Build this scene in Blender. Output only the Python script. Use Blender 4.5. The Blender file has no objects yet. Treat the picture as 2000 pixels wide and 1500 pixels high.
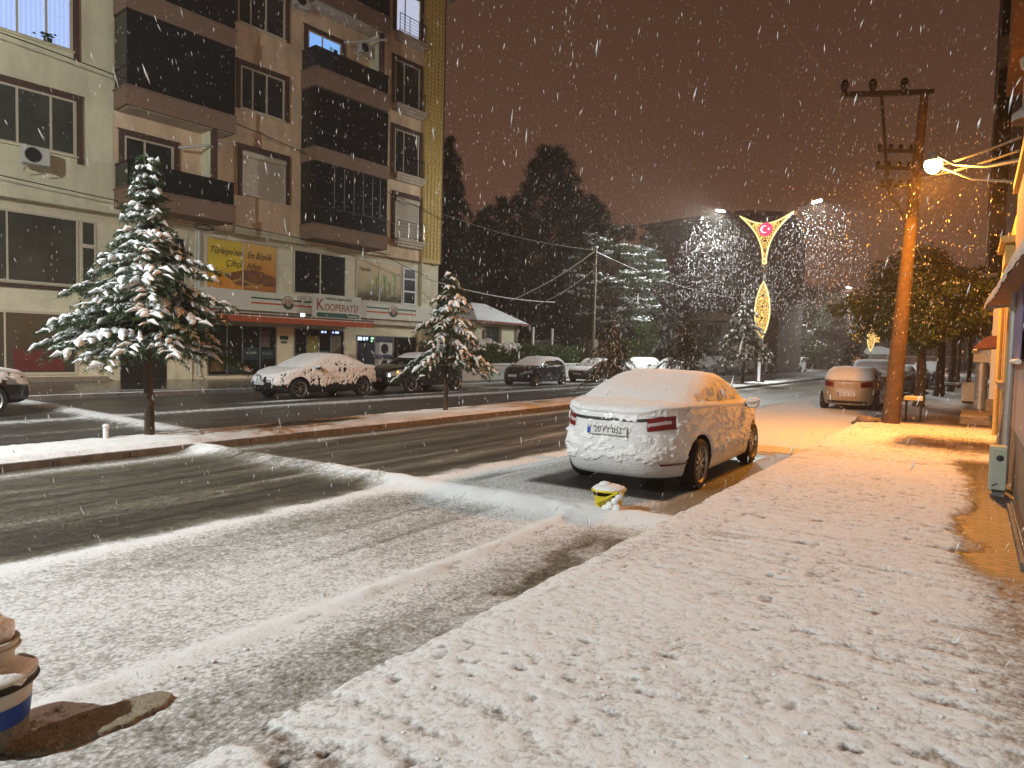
import bpy, math, random
import numpy as np
from mathutils import Vector, Matrix
R = math.radians
sc = bpy.context.scene
# ---------------------------------------------------------------- camera
cam = bpy.data.cameras.new('camera'); co = bpy.data.objects.new('camera', cam)
sc.collection.objects.link(co); sc.camera = co
cam.sensor_width = 36; cam.lens = 1320/2000*36; cam.clip_start = .05; cam.clip_end = 2000
_y, _p, _r = R(34.3), R(2.77), R(1.375)
_f = Vector((-math.sin(_y)*math.cos(_p), math.cos(_y)*math.cos(_p), -math.sin(_p)))
_r0 = Vector((math.cos(_y), math.sin(_y), 0)); _u0 = _r0.cross(_f)
_right = math.cos(_r)*_r0 + math.sin(_r)*_u0; _up = -math.sin(_r)*_r0 + math.cos(_r)*_u0
co.matrix_world = Matrix(((_right.x, _up.x, -_f.x, 0), (_right.y, _up.y, -_f.y, 0), (_right.z, _up.z, -_f.z, 1.70), (0, 0, 0, 1)))
# ---------------------------------------------------------------- night sky
w = bpy.data.worlds.new("World"); sc.world = w; w.use_nodes = True
nt = w.node_tree; nt.nodes.clear()
def N_(nt, t, **k):
    n = nt.nodes.new(t)
    for a, b in k.items(): setattr(n, a, b)
    return n
out = N_(nt, 'ShaderNodeOutputWorld'); bg = N_(nt, 'ShaderNodeBackground'); bg.inputs[1].default_value = 1.0
tc = N_(nt, 'ShaderNodeTexCoord'); sp = N_(nt, 'ShaderNodeSeparateXYZ'); rp = N_(nt, 'ShaderNodeValToRGB')
nt.links.new(tc.outputs['Generated'], sp.inputs[0])
nz = N_(nt, 'ShaderNodeTexNoise'); nz.inputs['Scale'].default_value = 2.2; nz.inputs['Detail'].default_value = 4
nt.links.new(tc.outputs['Generated'], nz.inputs['Vector'])
ma = N_(nt, 'ShaderNodeMath', operation='MULTIPLY_ADD'); ma.inputs[1].default_value = .10; nt.links.new(nz.outputs['Fac'], ma.inputs[0]); nt.links.new(sp.outputs['Z'], ma.inputs[2])
nt.links.new(ma.outputs[0], rp.inputs[0])
e = rp.color_ramp.elements
e[0].position = .02; e[0].color = (.160, .078, .046, 1); e[1].position = .75; e[1].color = (.048, .023, .015, 1)
x_ = rp.color_ramp.elements.new(.35); x_.color = (.100, .048, .029, 1)
nt.links.new(rp.outputs[0], bg.inputs[0]); nt.links.new(bg.outputs[0], out.inputs[0])
sc.view_settings.view_transform = 'Standard'; sc.view_settings.look = 'None'
sc.view_settings.exposure = 0; sc.view_settings.gamma = 1
sc.cycles.use_denoising = True
sc.cycles.max_bounces = 5; sc.cycles.diffuse_bounces = 2; sc.cycles.glossy_bounces = 3; sc.cycles.transmission_bounces = 4
sc.cycles.volume_bounces = 0; sc.cycles.transparent_max_bounces = 8
sc.cycles.volume_step_rate = 8; sc.cycles.sample_clamp_indirect = 4; sc.cycles.use_light_tree = True

# light levels (W) of the lamps the street has
P_SODIUM, P_LED, P_LED_BACK, P_LED_FAR = 2500, 3400, 12600, 6500
SOD = (1, .355, .032); LED = (.90, .96, .94)
HAZE = .0018

rng = np.random.default_rng(7); rnd = random.Random(11)
# ---------------------------------------------------------------- helpers
def tag(o, label=None, cat=None, group=None, kind=None):
    if label: o['label'] = label
    if cat: o['category'] = cat
    if group: o['group'] = group
    if kind: o['kind'] = kind
    return o
def empty(name, loc=(0, 0, 0), rz=0, **k):
    o = bpy.data.objects.new(name, None); sc.collection.objects.link(o)
    o.location = loc; o.rotation_euler = (0, 0, rz); o.empty_display_size = .2
    return tag(o, **k)
def link(name, me, parent=None, mats=None):
    o = bpy.data.objects.new(name, me); sc.collection.objects.link(o)
    if parent: o.parent = parent
    for m in (mats if isinstance(mats, (list, tuple)) else [mats] if mats else []): me.materials.append(m)
    return o
def mesh_np(name, V, F, parent=None, mats=None, smooth=False, attrs=None, midx=None, **k):
    """V (n,3); F (m,3 or 4) arrays"""
    V = np.asarray(V, np.float32); F = np.asarray(F, np.int32)
    me = bpy.data.meshes.new(name); me.vertices.add(len(V)); me.vertices.foreach_set('co', V.ravel())
    n = F.shape[1]; me.loops.add(F.size); me.loops.foreach_set('vertex_index', F.ravel())
    me.polygons.add(len(F)); me.polygons.foreach_set('loop_start', np.arange(0, F.size, n, dtype=np.int32))
    me.polygons.foreach_set('loop_total', np.full(len(F), n, np.int32))
    if smooth: me.polygons.foreach_set('use_smooth', np.ones(len(F), bool))
    if midx is not None: me.polygons.foreach_set('material_index', np.asarray(midx, np.int32))
    me.update(calc_edges=True); me.validate()
    for a, d in (attrs or {}).items():
        at = me.attributes.new(a, 'FLOAT', 'POINT'); at.data.foreach_set('value', np.asarray(d, np.float32))
    return tag(link(name, me, parent, mats), **k)
class MB:
    def __init__(s): s.v = []; s.f = []; s.m = []
    def add(s, v, f, mat=0):
        b = len(s.v); s.v += [tuple(p) for p in v]; s.f += [tuple(i+b for i in q) for q in f]; s.m += [mat]*len(f); return s
    def box(s, x0, x1, y0, y1, z0, z1, mat=0):
        return s.add([(x0, y0, z0), (x1, y0, z0), (x1, y1, z0), (x0, y1, z0), (x0, y0, z1), (x1, y0, z1), (x1, y1, z1), (x0, y1, z1)],
                     [(0, 3, 2, 1), (4, 5, 6, 7), (0, 1, 5, 4), (1, 2, 6, 5), (2, 3, 7, 6), (3, 0, 4, 7)], mat)
    def quad(s, a, b, c, d, mat=0): return s.add([a, b, c, d], [(0, 1, 2, 3)], mat)
    def bar(s, a, b, w, h=None, mat=0):
        a, b = Vector(a), Vector(b); d = (b-a).normalized(); h = h or w
        u = d.cross(Vector((0, 0, 1)))
        if u.length < .01: u = Vector((1, 0, 0))
        u.normalize(); v = u.cross(d).normalized()
        P = [p+u*i*w/2+v*j*h/2 for p in (a, b) for i, j in ((-1, -1), (1, -1), (1, 1), (-1, 1))]
        return s.add(P, [(0, 1, 2, 3), (7, 6, 5, 4), (0, 4, 5, 1), (1, 5, 6, 2), (2, 6, 7, 3), (3, 7, 4, 0)], mat)
    def tube(s, pts, rad, seg=8, mat=0, caps=True):
        pts = [Vector(p) for p in pts]; n = len(pts)
        if not hasattr(rad, '__len__'): rad = [rad]*n
        V = []; u = None
        for i, p in enumerate(pts):
            d = (pts[min(i+1, n-1)]-pts[max(i-1, 0)])
            d = d.normalized() if d.length > 1e-9 else Vector((0, 0, 1))
            if u is None:
                u = d.cross(Vector((0, 0, 1)))
                if u.length < .05: u = d.cross(Vector((0, 1, 0)))
            u = (u-d*u.dot(d)).normalized(); v = d.cross(u)
            V += [p+(u*math.cos(2*math.pi*k/seg)+v*math.sin(2*math.pi*k/seg))*rad[i] for k in range(seg)]
        F = [(i*seg+k, i*seg+(k+1) % seg, (i+1)*seg+(k+1) % seg, (i+1)*seg+k) for i in range(n-1) for k in range(seg)]
        if caps: F += [tuple(range(seg))[::-1], tuple((n-1)*seg+k for k in range(seg))]
        return s.add(V, F, mat)
    def prism(s, poly, axis, a0, a1, mat=0):
        """poly: 2d points in the plane normal to axis (x: y,z ; y: x,z ; z: x,y)"""
        def P(p, a): return {'x': (a, p[0], p[1]), 'y': (p[0], a, p[1]), 'z': (p[0], p[1], a)}[axis]
        n = len(poly); V = [P(p, a0) for p in poly]+[P(p, a1) for p in poly]
        return s.add(V, [tuple(range(n))[::-1], tuple(range(n, 2*n))]+[(i, (i+1) % n, n+(i+1) % n, n+i) for i in range(n)], mat)
    def lathe(s, prof, c=(0, 0, 0), seg=24, axis='z', mat=0):
        V = []
        for r, h in prof:
            for k in range(seg):
                a = 2*math.pi*k/seg; x, y = r*math.cos(a), r*math.sin(a)
                p = {'z': (x, y, h), 'x': (h, x, y), 'y': (x, h, y)}[axis]
                V.append((p[0]+c[0], p[1]+c[1], p[2]+c[2]))
        n = len(prof)
        F = [(i*seg+k, i*seg+(k+1) % seg, (i+1)*seg+(k+1) % seg, (i+1)*seg+k) for i in range(n-1) for k in range(seg)]
        return s.add(V, F, mat)
    def blob(s, c, r, mat=0, seg=8, rings=5, rg=rnd, flat=.6, jit=.2):
        V = []; 
        for i in range(rings+1):
            t = math.pi*i/rings
            for k in range(seg):
                a = 2*math.pi*k/seg; q = r*(1+rg.uniform(-jit, jit)) if 0 < i < rings else r
                V.append((c[0]+q*math.sin(t)*math.cos(a), c[1]+q*math.sin(t)*math.sin(a), c[2]+q*flat*math.cos(t)))
        F = [(i*seg+k, (i+1)*seg+k, (i+1)*seg+(k+1) % seg, i*seg+(k+1) % seg) for i in range(rings) for k in range(seg)]
        return s.add(V, F, mat)
    def build(s, name, mats, parent=None, smooth=False, bevel=0, **k):
        me = bpy.data.meshes.new(name); me.from_pydata(s.v, [], s.f)
        me.polygons.foreach_set('material_index', s.m)
        if smooth: me.polygons.foreach_set('use_smooth', [True]*len(s.f))
        o = link(name, me, parent, mats)
        if bevel:
            b = o.modifiers.new('b', 'BEVEL'); b.width = bevel; b.segments = 2; b.limit_method = 'ANGLE'
        if smooth and smooth != 'all':
            try: me.set_sharp_from_angle(angle=R(40))
            except Exception: pass
        return tag(o, **k)
# ---------------------------------------------------------------- numpy noise
def _h(ix, iy, seed): 
    n = (ix*374761393 + iy*668265263 + seed*974634777) & 0xFFFFFFFF
    n = ((n ^ (n >> 13))*1274126177) & 0xFFFFFFFF
    return ((n ^ (n >> 16)) & 0xFFFF)/65535.
def vnoise(x, y, seed=0):
    x = np.asarray(x, float); y = np.asarray(y, float)
    ix = np.floor(x).astype(np.int64); iy = np.floor(y).astype(np.int64); fx = x-ix; fy = y-iy
    fx = fx*fx*(3-2*fx); fy = fy*fy*(3-2*fy)
    a = _h(ix, iy, seed); b = _h(ix+1, iy, seed); c = _h(ix, iy+1, seed); d = _h(ix+1, iy+1, seed)
    return (a*(1-fx)+b*fx)*(1-fy)+(c*(1-fx)+d*fx)*fy
def fbm(x, y, o=4, seed=0):
    s = 0; a = .5; t = 0
    for i in range(o): s = s+a*vnoise(x*2**i, y*2**i, seed+i*17); t += a; a *= .5
    return s/t
def sst(a, b, x):
    t = np.clip((x-a)/(b-a), 0, 1); return t*t*(3-2*t)
# ---------------------------------------------------------------- materials
def mat(name, col, rough=.6, metal=0, noise=0, nscale=8, bump=0, bscale=40, emit=None, estr=0, spec=.5, alpha=1, trans=0, coat=0, col2=None, stretch=None, ior=1.45):
    m = bpy.data.materials.new(name); m.use_nodes = True; nt = m.node_tree; b = nt.nodes['Principled BSDF']
    b.inputs['Base Color'].default_value = (*col, 1); b.inputs['Roughness'].default_value = rough; b.inputs['Metallic'].default_value = metal
    b.inputs['Specular IOR Level'].default_value = spec; b.inputs['Alpha'].default_value = alpha; b.inputs['Transmission Weight'].default_value = trans
    b.inputs['Coat Weight'].default_value = coat; b.inputs['IOR'].default_value = ior
    tcn = N_(nt, 'ShaderNodeTexCoord'); src = tcn.outputs['Object']
    if stretch:
        mp = N_(nt, 'ShaderNodeMapping'); mp.inputs['Scale'].default_value = stretch; nt.links.new(src, mp.inputs[0]); src = mp.outputs[0]
    if noise or col2:
        n = N_(nt, 'ShaderNodeTexNoise'); n.inputs['Scale'].default_value = nscale; n.inputs['Detail'].default_value = 6; n.inputs['Roughness'].default_value = .65
        nt.links.new(src, n.inputs['Vector'])
        r = N_(nt, 'ShaderNodeValToRGB'); r.color_ramp.elements[0].position = .3; r.color_ramp.elements[1].position = .7
        c2 = col2 or tuple(min(1, c*(1+noise)) for c in col); c1 = col if col2 else tuple(c*(1-noise) for c in col)
        r.color_ramp.elements[0].color = (*c1, 1); r.color_ramp.elements[1].color = (*c2, 1)
        nt.links.new(n.outputs['Fac'], r.inputs[0]); nt.links.new(r.outputs[0], b.inputs['Base Color'])
    if bump:
        n2 = N_(nt, 'ShaderNodeTexNoise'); n2.inputs['Scale'].default_value = bscale; n2.inputs['Detail'].default_value = 5; nt.links.new(src, n2.inputs['Vector'])
        bp = N_(nt, 'ShaderNodeBump'); bp.inputs['Strength'].default_value = bump; bp.inputs['Distance'].default_value = .02
        nt.links.new(n2.outputs['Fac'], bp.inputs['Height']); nt.links.new(bp.outputs[0], b.inputs['Normal'])
    if emit: b.inputs['Emission Color'].default_value = (*emit, 1); b.inputs['Emission Strength'].default_value = estr
    return m
M = {}
M['snow'] = mat('snow', (.80, .80, .80), .75, bump=.5, bscale=60, noise=.04, nscale=12)
M['snow_tree'] = mat('snow_on_needles', (.82, .82, .82), .8)
M['snow_far'] = mat('snow_far', (.75, .75, .76), .9, noise=.08, nscale=3)
M['cream'] = mat('cream_render', (.78, .74, .53), .9, noise=.17, nscale=1.1, stretch=(1, 1, .4), bump=.25, bscale=30)
M['cream_low'] = mat('cream_low', (.74, .67, .48), .85, noise=.15, nscale=1.2, bump=.2, bscale=30)
M['pink'] = mat('beige_render', (.82, .62, .41), .9, noise=.22, nscale=1.3, stretch=(1, 1, .3), bump=.25, bscale=30)
M['brown'] = mat('brown_trim', (.09, .045, .03), .8, noise=.35, nscale=9, bump=.3)
M['fascia'] = mat('balcony_brown', (.25, .155, .105), .85, noise=.15, nscale=2)
M['soffit'] = mat('soffit', (.6, .5, .4), .9, noise=.2, nscale=2)
M['frame'] = mat('white_frame', (.62, .55, .42), .5, noise=.06, nscale=3)
M['framew'] = mat('white_frame_clean', (.7, .7, .7), .45)
M['glass_dark'] = mat('dark_glass', (.028, .030, .024), .12, noise=.5, nscale=1.5, spec=.6)
M['glass_black'] = mat('black_glazing', (.009, .010, .009), .22, noise=.5, nscale=.9, spec=.4)
M['glass_green'] = mat('grey_green_film', (.055, .062, .050), .3, noise=.4, nscale=1.2)
M['rail'] = mat('rail_metal', (.02, .018, .016), .4, metal=.6)
M['railsilver'] = mat('rail_silver', (.5, .48, .42), .35, metal=.8)
M['shutter'] = mat('shutter', (.60, .51, .40), .7, noise=.06, nscale=3, bump=.15, bscale=60)
M['white_panel'] = mat('sign_white', (.70, .66, .55), .5, noise=.05, nscale=1)
M['green'] = mat('sign_green', (.008, .085, .045), .5)
M['orange'] = mat('sign_orange', (.55, .105, .02), .5)
M['awning'] = mat('awning_orange', (.42, .075, .02), .7, noise=.1, nscale=6)
M['letters'] = mat('sign_brown_letters', (.32, .055, .018), .5)
M['dark_letters'] = mat('dark_letters', (.04, .045, .02), .6)
M['metal'] = mat('grey_metal', (.25, .25, .25), .4, metal=.7, noise=.1)
M['galv'] = mat('galvanised', (.42, .42, .40), .45, metal=.5, noise=.15, nscale=12)
M['plastic_w'] = mat('white_plastic', (.62, .61, .56), .5, noise=.05)
M['black'] = mat('black', (.012, .012, .012), .6)
M['rubber'] = mat('rubber', (.018, .018, .018), .85, bump=.3, bscale=80, noise=.3, nscale=30)
M['dark_metal'] = mat('dark_metal', (.05, .045, .04), .5, metal=.4)
M['stone'] = mat('rough_stone', (.20, .16, .12), .9, noise=.4, nscale=5, bump=.8, bscale=14)
M['concrete'] = mat('concrete', (.27, .22, .17), .85, noise=.3, nscale=9, bump=.5, bscale=25)
M['kerb'] = mat('kerb_stone', (.16, .14, .12), .7, noise=.4, nscale=7, bump=.5, bscale=30)
M['bark'] = mat('bark', (.06, .042, .028), .95, noise=.45, nscale=14, bump=1, bscale=30, stretch=(1, 1, .25))
M['bark_pale'] = mat('bark_pale', (.12, .09, .065), .95, noise=.4, nscale=10, bump=.8, bscale=24, stretch=(1, 1, .3))
def led(name, c, s): return mat(name, (.0, .0, .0), .5, emit=c, estr=s)
M['emit_white'] = led('led_face', (1, .97, .9), 60)
M['emit_sod'] = led('sodium_face', (1, .62, .2), 70)
M['emit_blue'] = led('lit_room', (.35, .58, 1), 1.1)
M['emit_warm'] = led('lit_far', (1, .5, .12), 1.5)
M['emit_gold'] = led('led_gold', (1, .66, .20), 2.2)
M['emit_edge'] = led('led_edge', (1, .74, .30), 1.9)
M['emit_pink'] = led('led_pink', (.95, .07, .19), 1.1)
M['emit_cw'] = led('led_sym', (1, .9, 1), 1.6)
# ground: attribute cov 0 wet asphalt .. 1 fresh snow
def ground_mat(name, base, slush, snow=(.78, .78, .78), sc_=44, brick=False, rough0=.35):
    m = bpy.data.materials.new(name); m.use_nodes = True; nt = m.node_tree; b = nt.nodes['Principled BSDF']; L = nt.links.new
    at = N_(nt, 'ShaderNodeAttribute', attribute_name='cov'); g = N_(nt, 'ShaderNodeTexCoord')
    n1 = N_(nt, 'ShaderNodeTexNoise'); n1.inputs['Scale'].default_value = sc_; n1.inputs['Detail'].default_value = 7; n1.inputs['Roughness'].default_value = .7
    mp = N_(nt, 'ShaderNodeMapping'); mp.inputs['Scale'].default_value = (1, .8, 1); L(g.outputs['Object'], mp.inputs[0]); L(mp.outputs[0], n1.inputs['Vector'])
    a = N_(nt, 'ShaderNodeMath', operation='MULTIPLY_ADD'); a.inputs[1].default_value = 1.5; L(n1.outputs['Fac'], a.inputs[0]); 
    s = N_(nt, 'ShaderNodeMath', operation='SUBTRACT'); s.inputs[1].default_value = .75; L(at.outputs['Fac'], s.inputs[0]); L(s.outputs[0], a.inputs[2])
    r = N_(nt, 'ShaderNodeValToRGB'); el = r.color_ramp.elements
    el[0].position = .05; el[0].color = (*base, 1); el[1].position = .86; el[1].color = (*snow, 1)
    q = el.new(.36); q.color = (*slush, 1); q2 = el.new(.6); q2.color = tuple(.45*slush[i]+.55*snow[i]*.75 for i in range(3))+(1,)
    L(a.outputs[0], r.inputs[0])
    colout = r.outputs[0]
    if brick:
        bt = N_(nt, 'ShaderNodeTexBrick'); bt.inputs['Scale'].default_value = 1; bt.inputs['Brick Width'].default_value = .20; bt.inputs['Row Height'].default_value = .10
        bt.inputs['Mortar Size'].default_value = .021; bt.inputs['Mortar Smooth'].default_value = .3
        bt.inputs['Color1'].default_value = (.15, .095, .058, 1); bt.inputs['Color2'].default_value = (.075, .048, .03, 1); bt.inputs['Mortar'].default_value = (.006, .005, .004, 1)
        nv = N_(nt, 'ShaderNodeTexNoise'); nv.inputs['Scale'].default_value = 9; L(g.outputs['Object'], nv.inputs['Vector'])
        va = N_(nt, 'ShaderNodeVectorMath', operation='MULTIPLY_ADD'); va.inputs[1].default_value = (.035, .035, 0); L(nv.outputs['Color'], va.inputs[0]); L(g.outputs['Object'], va.inputs[2]); L(va.outputs[0], bt.inputs['Vector'])
        mx = N_(nt, 'ShaderNodeMix', data_type='RGBA'); ss = N_(nt, 'ShaderNodeMapRange'); ss.inputs[1].default_value = .15; ss.inputs[2].default_value = .6
        L(a.outputs[0], ss.inputs[0]); L(ss.outputs[0], mx.inputs[0]); L(bt.outputs['Color'], mx.inputs[6]); L(colout, mx.inputs[7]); colout = mx.outputs[2]
    L(colout, b.inputs['Base Color'])
    rr = N_(nt, 'ShaderNodeMapRange'); rr.inputs[1].default_value = .1; rr.inputs[2].default_value = .7; rr.inputs[3].default_value = rough0; rr.inputs[4].default_value = .9
    L(a.outputs[0], rr.inputs[0]); L(rr.outputs[0], b.inputs['Roughness'])
    bp = N_(nt, 'ShaderNodeBump'); bp.inputs['Strength'].default_value = .6; bp.inputs['Distance'].default_value = .010
    cl = N_(nt, 'ShaderNodeMath', operation='MINIMUM'); cl.inputs[1].default_value = 1.2; L(a.outputs[0], cl.inputs[0]); L(cl.outputs[0], bp.inputs['Height'])
    n3 = N_(nt, 'ShaderNodeTexNoise'); n3.inputs['Scale'].default_value = 140; n3.inputs['Detail'].default_value = 3; L(g.outputs['Object'], n3.inputs['Vector'])
    bp2 = N_(nt, 'ShaderNodeBump'); bp2.inputs['Strength'].default_value = .35; bp2.inputs['Distance'].default_value = .006; L(n3.outputs['Fac'], bp2.inputs['Height']); L(bp.outputs[0], bp2.inputs['Normal'])
    L(bp2.outputs[0], b.inputs['Normal'])
    return m
M['road'] = ground_mat('road_snow', (.030, .029, .027), (.135, .122, .085))
M['road_far'] = ground_mat('road_far_snow', (.035, .034, .031), (.12, .11, .095), sc_=9)
M['walk'] = ground_mat('walk_snow', (.05, .04, .03), (.30, .26, .22), brick=True, snow=(.80, .80, .80))
M['walk_far'] = ground_mat('far_walk', (.035, .032, .028), (.12, .11, .1), sc_=7, rough0=.12)
M['median'] = ground_mat('median_snow', (.035, .045, .018), (.22, .19, .15))
# ================================================================ GROUND
def grid(name, xs, ys, hf, cf, mt, kind='structure', z0=0, parent=None):
    X, Y = np.meshgrid(xs, ys); C_ = np.clip(cf(X, Y), -.2, 1.25); Z = hf(X, Y, C_)+z0
    ny, nx = X.shape; V = np.stack([X, Y, Z], -1).reshape(-1, 3)
    i = np.arange((ny-1)*(nx-1)); r_ = i//(nx-1); c_ = i % (nx-1); a = r_*nx+c_
    F = np.stack([a, a+1, a+nx+1, a+nx], -1)
    return mesh_np(name, V, F, None, [mt], True, {'cov': C_.ravel()}, kind=kind)
def yspace(y0, y1, s0, g):
    o = [y0]; 
    while o[-1] < y1: o.append(o[-1]+max(s0, g*(o[-1]-1.2)))
    return np.array(o)
BX = 6.2   # the speed bump's line across the street
def bump_h(x, y): return .085*np.exp(-((y-BX-.03*(x+6))/.24)**2)*(.85+.3*fbm(x*1.5, y*1.5, 2, 6))
def cov_road(x, y):
    wob = .25*(fbm(x*.8, y*.8, 3, 3)-.5)+.16*(fbm(x*6, y*5, 3, 4)-.5)
    st = fbm(x*5, y*.22, 4, 5)-.5; st2 = vnoise(x*14, y*.35, 9)-.5
    park = sst(-6.15, -5.75, x+wob*1.2)
    c = .17+.36*st+.12*st2                                        # slushy lane
    c += .22*sst(.62, .8, fbm(x*2.4+4, y*.12, 3, 22))+.16*(fbm(x*4, y*1.6, 4, 23)-.5)+.14*(vnoise(x*24, y*14, 24)-.5)+.10*sst(.55, .75, fbm(x*9, y*.5, 3, 25))*(fbm(x*2, y*2, 2, 26))
    p = .74+.25*(fbm(x*1.1, y*.7, 4, 12)-.5)
    p -= .24*np.exp(-((x+5.15)/.42)**2)*sst(1.5, 3, y)*(.6+.8*(fbm(x, y*.4, 2, 31)))
    p -= .17*np.exp(-((x+4.35)/.25)**2)*sst(3.0, 5.2, y)
    for xx, a in ((-4.75, .12), (-4.2, .13), (-3.95, .08)): p -= a*np.exp(-((x-xx)/.05)**2)*sst(2.5, 4, y)
    p += .32*np.exp(-((x+3.36+.05*np.sin(y*1.1))/.11)**2)-.35*np.exp(-((x+3.30+.05*np.sin(y*1.1))/.035)**2)*sst(.5, .62, fbm(x*9, y*4, 3, 44))
    p -= .15*sst(-3.2, -2.8, x)*(.5+1.0*fbm(x*2.2, y*1.2, 3, 41)); p -= .26*sst(-3.0, -2.7, x)*sst(.54, .70, fbm(x*3.2, y*2.2, 3, 42)); p += .20*(vnoise(x*26, y*22, 43)-.5)+.12*(vnoise(x*50, y*45, 46)-.5)   # gutter, melting
    p += .25*np.exp(-((x+5.75)/.15)**2)
    c2 = np.where(y < 40, p, p)
    # beyond the bump
    f = sst(BX+.4, BX+.9, y)
    q = .80+.3*(fbm(x*1.3, y*.5, 4, 52)-.5)-.35*np.exp(-((x+5.3)/.12)**2)*sst(.4, .6, fbm(x*3, y*.3, 2, 7))
    q = np.where(x > -5.15, .62+.25*(fbm(x*1.4, y*1.2, 3, 62)-.5), q)
    under = sst(-4.85, -4.7, x)*(1-sst(-2.95, -2.8, x))*sst(7.25, 7.6, y)*(1-sst(11.9, 12.2, y))
    q = q*(1-under)-.05*under
    q -= .28*sst(-2.95, -2.7, x)*(1-sst(13.5, 14.5, y))
    q = np.where(y > 12.5, np.maximum(q, .78), q)
    q -= .5*sst(24, 34, y)*(1-sst(-4.6, -4, x))
    c2 = c2*(1-f)+q*f
    c = c*(1-park)+c2*park
    c = np.where(y > 30, c*.8+.05, c)
    # bump carries snow
    bm = np.exp(-((y-BX-.03*(x+6))/.36)**2)
    bc = .85+.3*(fbm(x*2, y*2, 3, 71)-.5)-.35*sst(.35, .6, fbm(x*1.2, y*.3, 3, 75))*(1-sst(-6.6, -6, x))
    bc = bc+.35*sst(-6.4, -5.6, x)+.45*(vnoise(x*24, y*22, 77)-.5)+.3*(fbm(x*7, y*7, 3, 78)-.5)
    c = c*(1-bm)+bc*bm
    c += .55*np.exp(-((x+9.75)/.22)**2)*(.3+1.0*fbm(x*2, y*.6, 3, 81))    # piled along the median kerb
    return c
def h_road(x, y, c):
    h = .024*np.clip(c, 0, 1.1)+bump_h(x, y)+.007*(vnoise(x*22, y*15, 90)-.5)*np.clip(c, 0, 1)
    h += .012*(fbm(x*9, y*6, 3, 91)-.5)*np.clip(c, 0, 1)+.05*(fbm(x*5, y*5, 4, 92)-.5)*bump_h(x, y)/.085
    rid = np.exp(-((x+3.36+.05*np.sin(y*1.1))/.085)**2)*(y < BX)
    h += rid*(.012+.05*fbm(x*7, y*5, 3, 95)*sst(.3, .6, fbm(x*1.5, y*1.5, 2, 97)))
    h += .03*np.exp(-((x+2.42)/.1)**2)*fbm(x*3, y*3, 2, 99)
    return h
grid('road', np.arange(-10.2, -2.24, .035), yspace(.6, 60, .03, .0095), h_road, cov_road, M['road'])
grid('road', np.linspace(-10.2, -2.28, 60), np.linspace(60, 260, 60), lambda x, y, c: c*.02, lambda x, y: .25+.3*(fbm(x*3, y*.1, 3, 5)-.5)+.4*sst(-4.5, -3.6, x), M['road_far'])
grid('road', np.linspace(-10.2, -2.28, 60), np.linspace(-40, .6, 60), lambda x, y, c: c*.02, cov_road, M['road_far'])
# far carriageway
def cov_far(x, y):
    st = fbm(x*2.6, y*.10, 4, 105)-.5
    c = .14+.42*st+.16*(fbm(x*3, y*1.2, 4, 106)-.5)+.12*(vnoise(x*12, y*8, 108)-.5)
    c += .75*np.exp(-((x+16.2-.012*(y-8))/.42)**2)*(.35+.9*fbm(x*2, y*.25, 3, 107))
    c += .35*np.exp(-((x+14.0)/.25)**2)*sst(.45, .65, fbm(x, y*.15, 3, 109))
    c += .75*sst(-17.9, -17.5, -x-35.4)*0
    c += .45*sst(23, 25, y)*(1-sst(-18.3, -16.6, x))
    c += .55*sst(30, 50, y)*(1-sst(-16.8, -16.2, x))
    bm = np.exp(-((y-7.2+.06*(x+14))/.36)**2); c = c*(1-bm)+(.95+.2*(fbm(x*2, y*2, 2, 3)-.5))*bm
    c += .8*np.exp(-((x+17.5)/.22)**2-((y-13.2)/1.2)**2)+.6*np.exp(-((x+17.4)/.15)**2)*sst(.5, .7, fbm(x*.5, y*.9, 2, 113))*(y > 13)
    return c
grid('road', np.arange(-21.6, -11.69, .08), yspace(2, 60, .08, .008), lambda x, y, c: .02*np.clip(c, 0, 1)+.06*np.exp(-((y-7.2+.06*(x+14))/.28)**2)-.004, cov_far, M['road_far'])
grid('road', np.linspace(-21.6, -11.69, 70), np.linspace(60, 260, 60), lambda x, y, c: c*.02, lambda x, y: .25+.35*(fbm(x*2, y*.1, 3, 5)-.5)+.4*sst(-17.5, -19, x), M['road_far'])
grid('road', np.linspace(-21.6, -11.69, 30), np.linspace(-40, 2, 30), lambda x, y, c: c*.02, cov_far, M['road_far'])
# median
def med(x): return sst(-11.72, -11.5, x)*(1-sst(-10.42, -10.2, x))
def cov_med(x, y):
    c = 1.0+.2*(fbm(x*2, y*1.5, 3, 121)-.5)
    g = sst(.52, .72, fbm(x*.9+3, y*.45, 3, 123))*sst(6.5, 7.5, y)*(1-sst(-11.0, -10.7, x)); c -= 1.0*g
    c -= .22*sst(-10.55, -10.3, x)*fbm(x*6, y*4, 3, 127)*1.6
    return c
grid('median', np.arange(-11.68, -10.19, .03), yspace(.6, 62, .04, .009), lambda x, y, c: .085+.075*med(x)+.03*(fbm(x*3, y*2, 3, 131)-.5)*1.4+.02*(fbm(x*14, y*14, 2, 132)-.5), cov_med, M['median'])
grid('median', np.linspace(-11.68, -10.2, 12), np.linspace(62, 260, 80), lambda x, y, c: .10+.05*med(x), lambda x, y: 1+0*x, M['median'])
grid('median', np.linspace(-11.68, -10.2, 12), np.linspace(-40, .6, 40), lambda x, y, c: .10+.05*med(x), lambda x, y: 1+0*x, M['median'])
k = MB()
yy = -40.
while yy < 120:
    j = rnd.uniform(-.004, .004)
    k.box(-10.24+j, -10.16+j, yy, yy+.985, -.02, .105+j); k.box(-11.74, -11.66, yy, yy+.985, -.02, .10+j); yy += 1.0
k.build('kerb', [M['kerb']], kind='structure')
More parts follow.
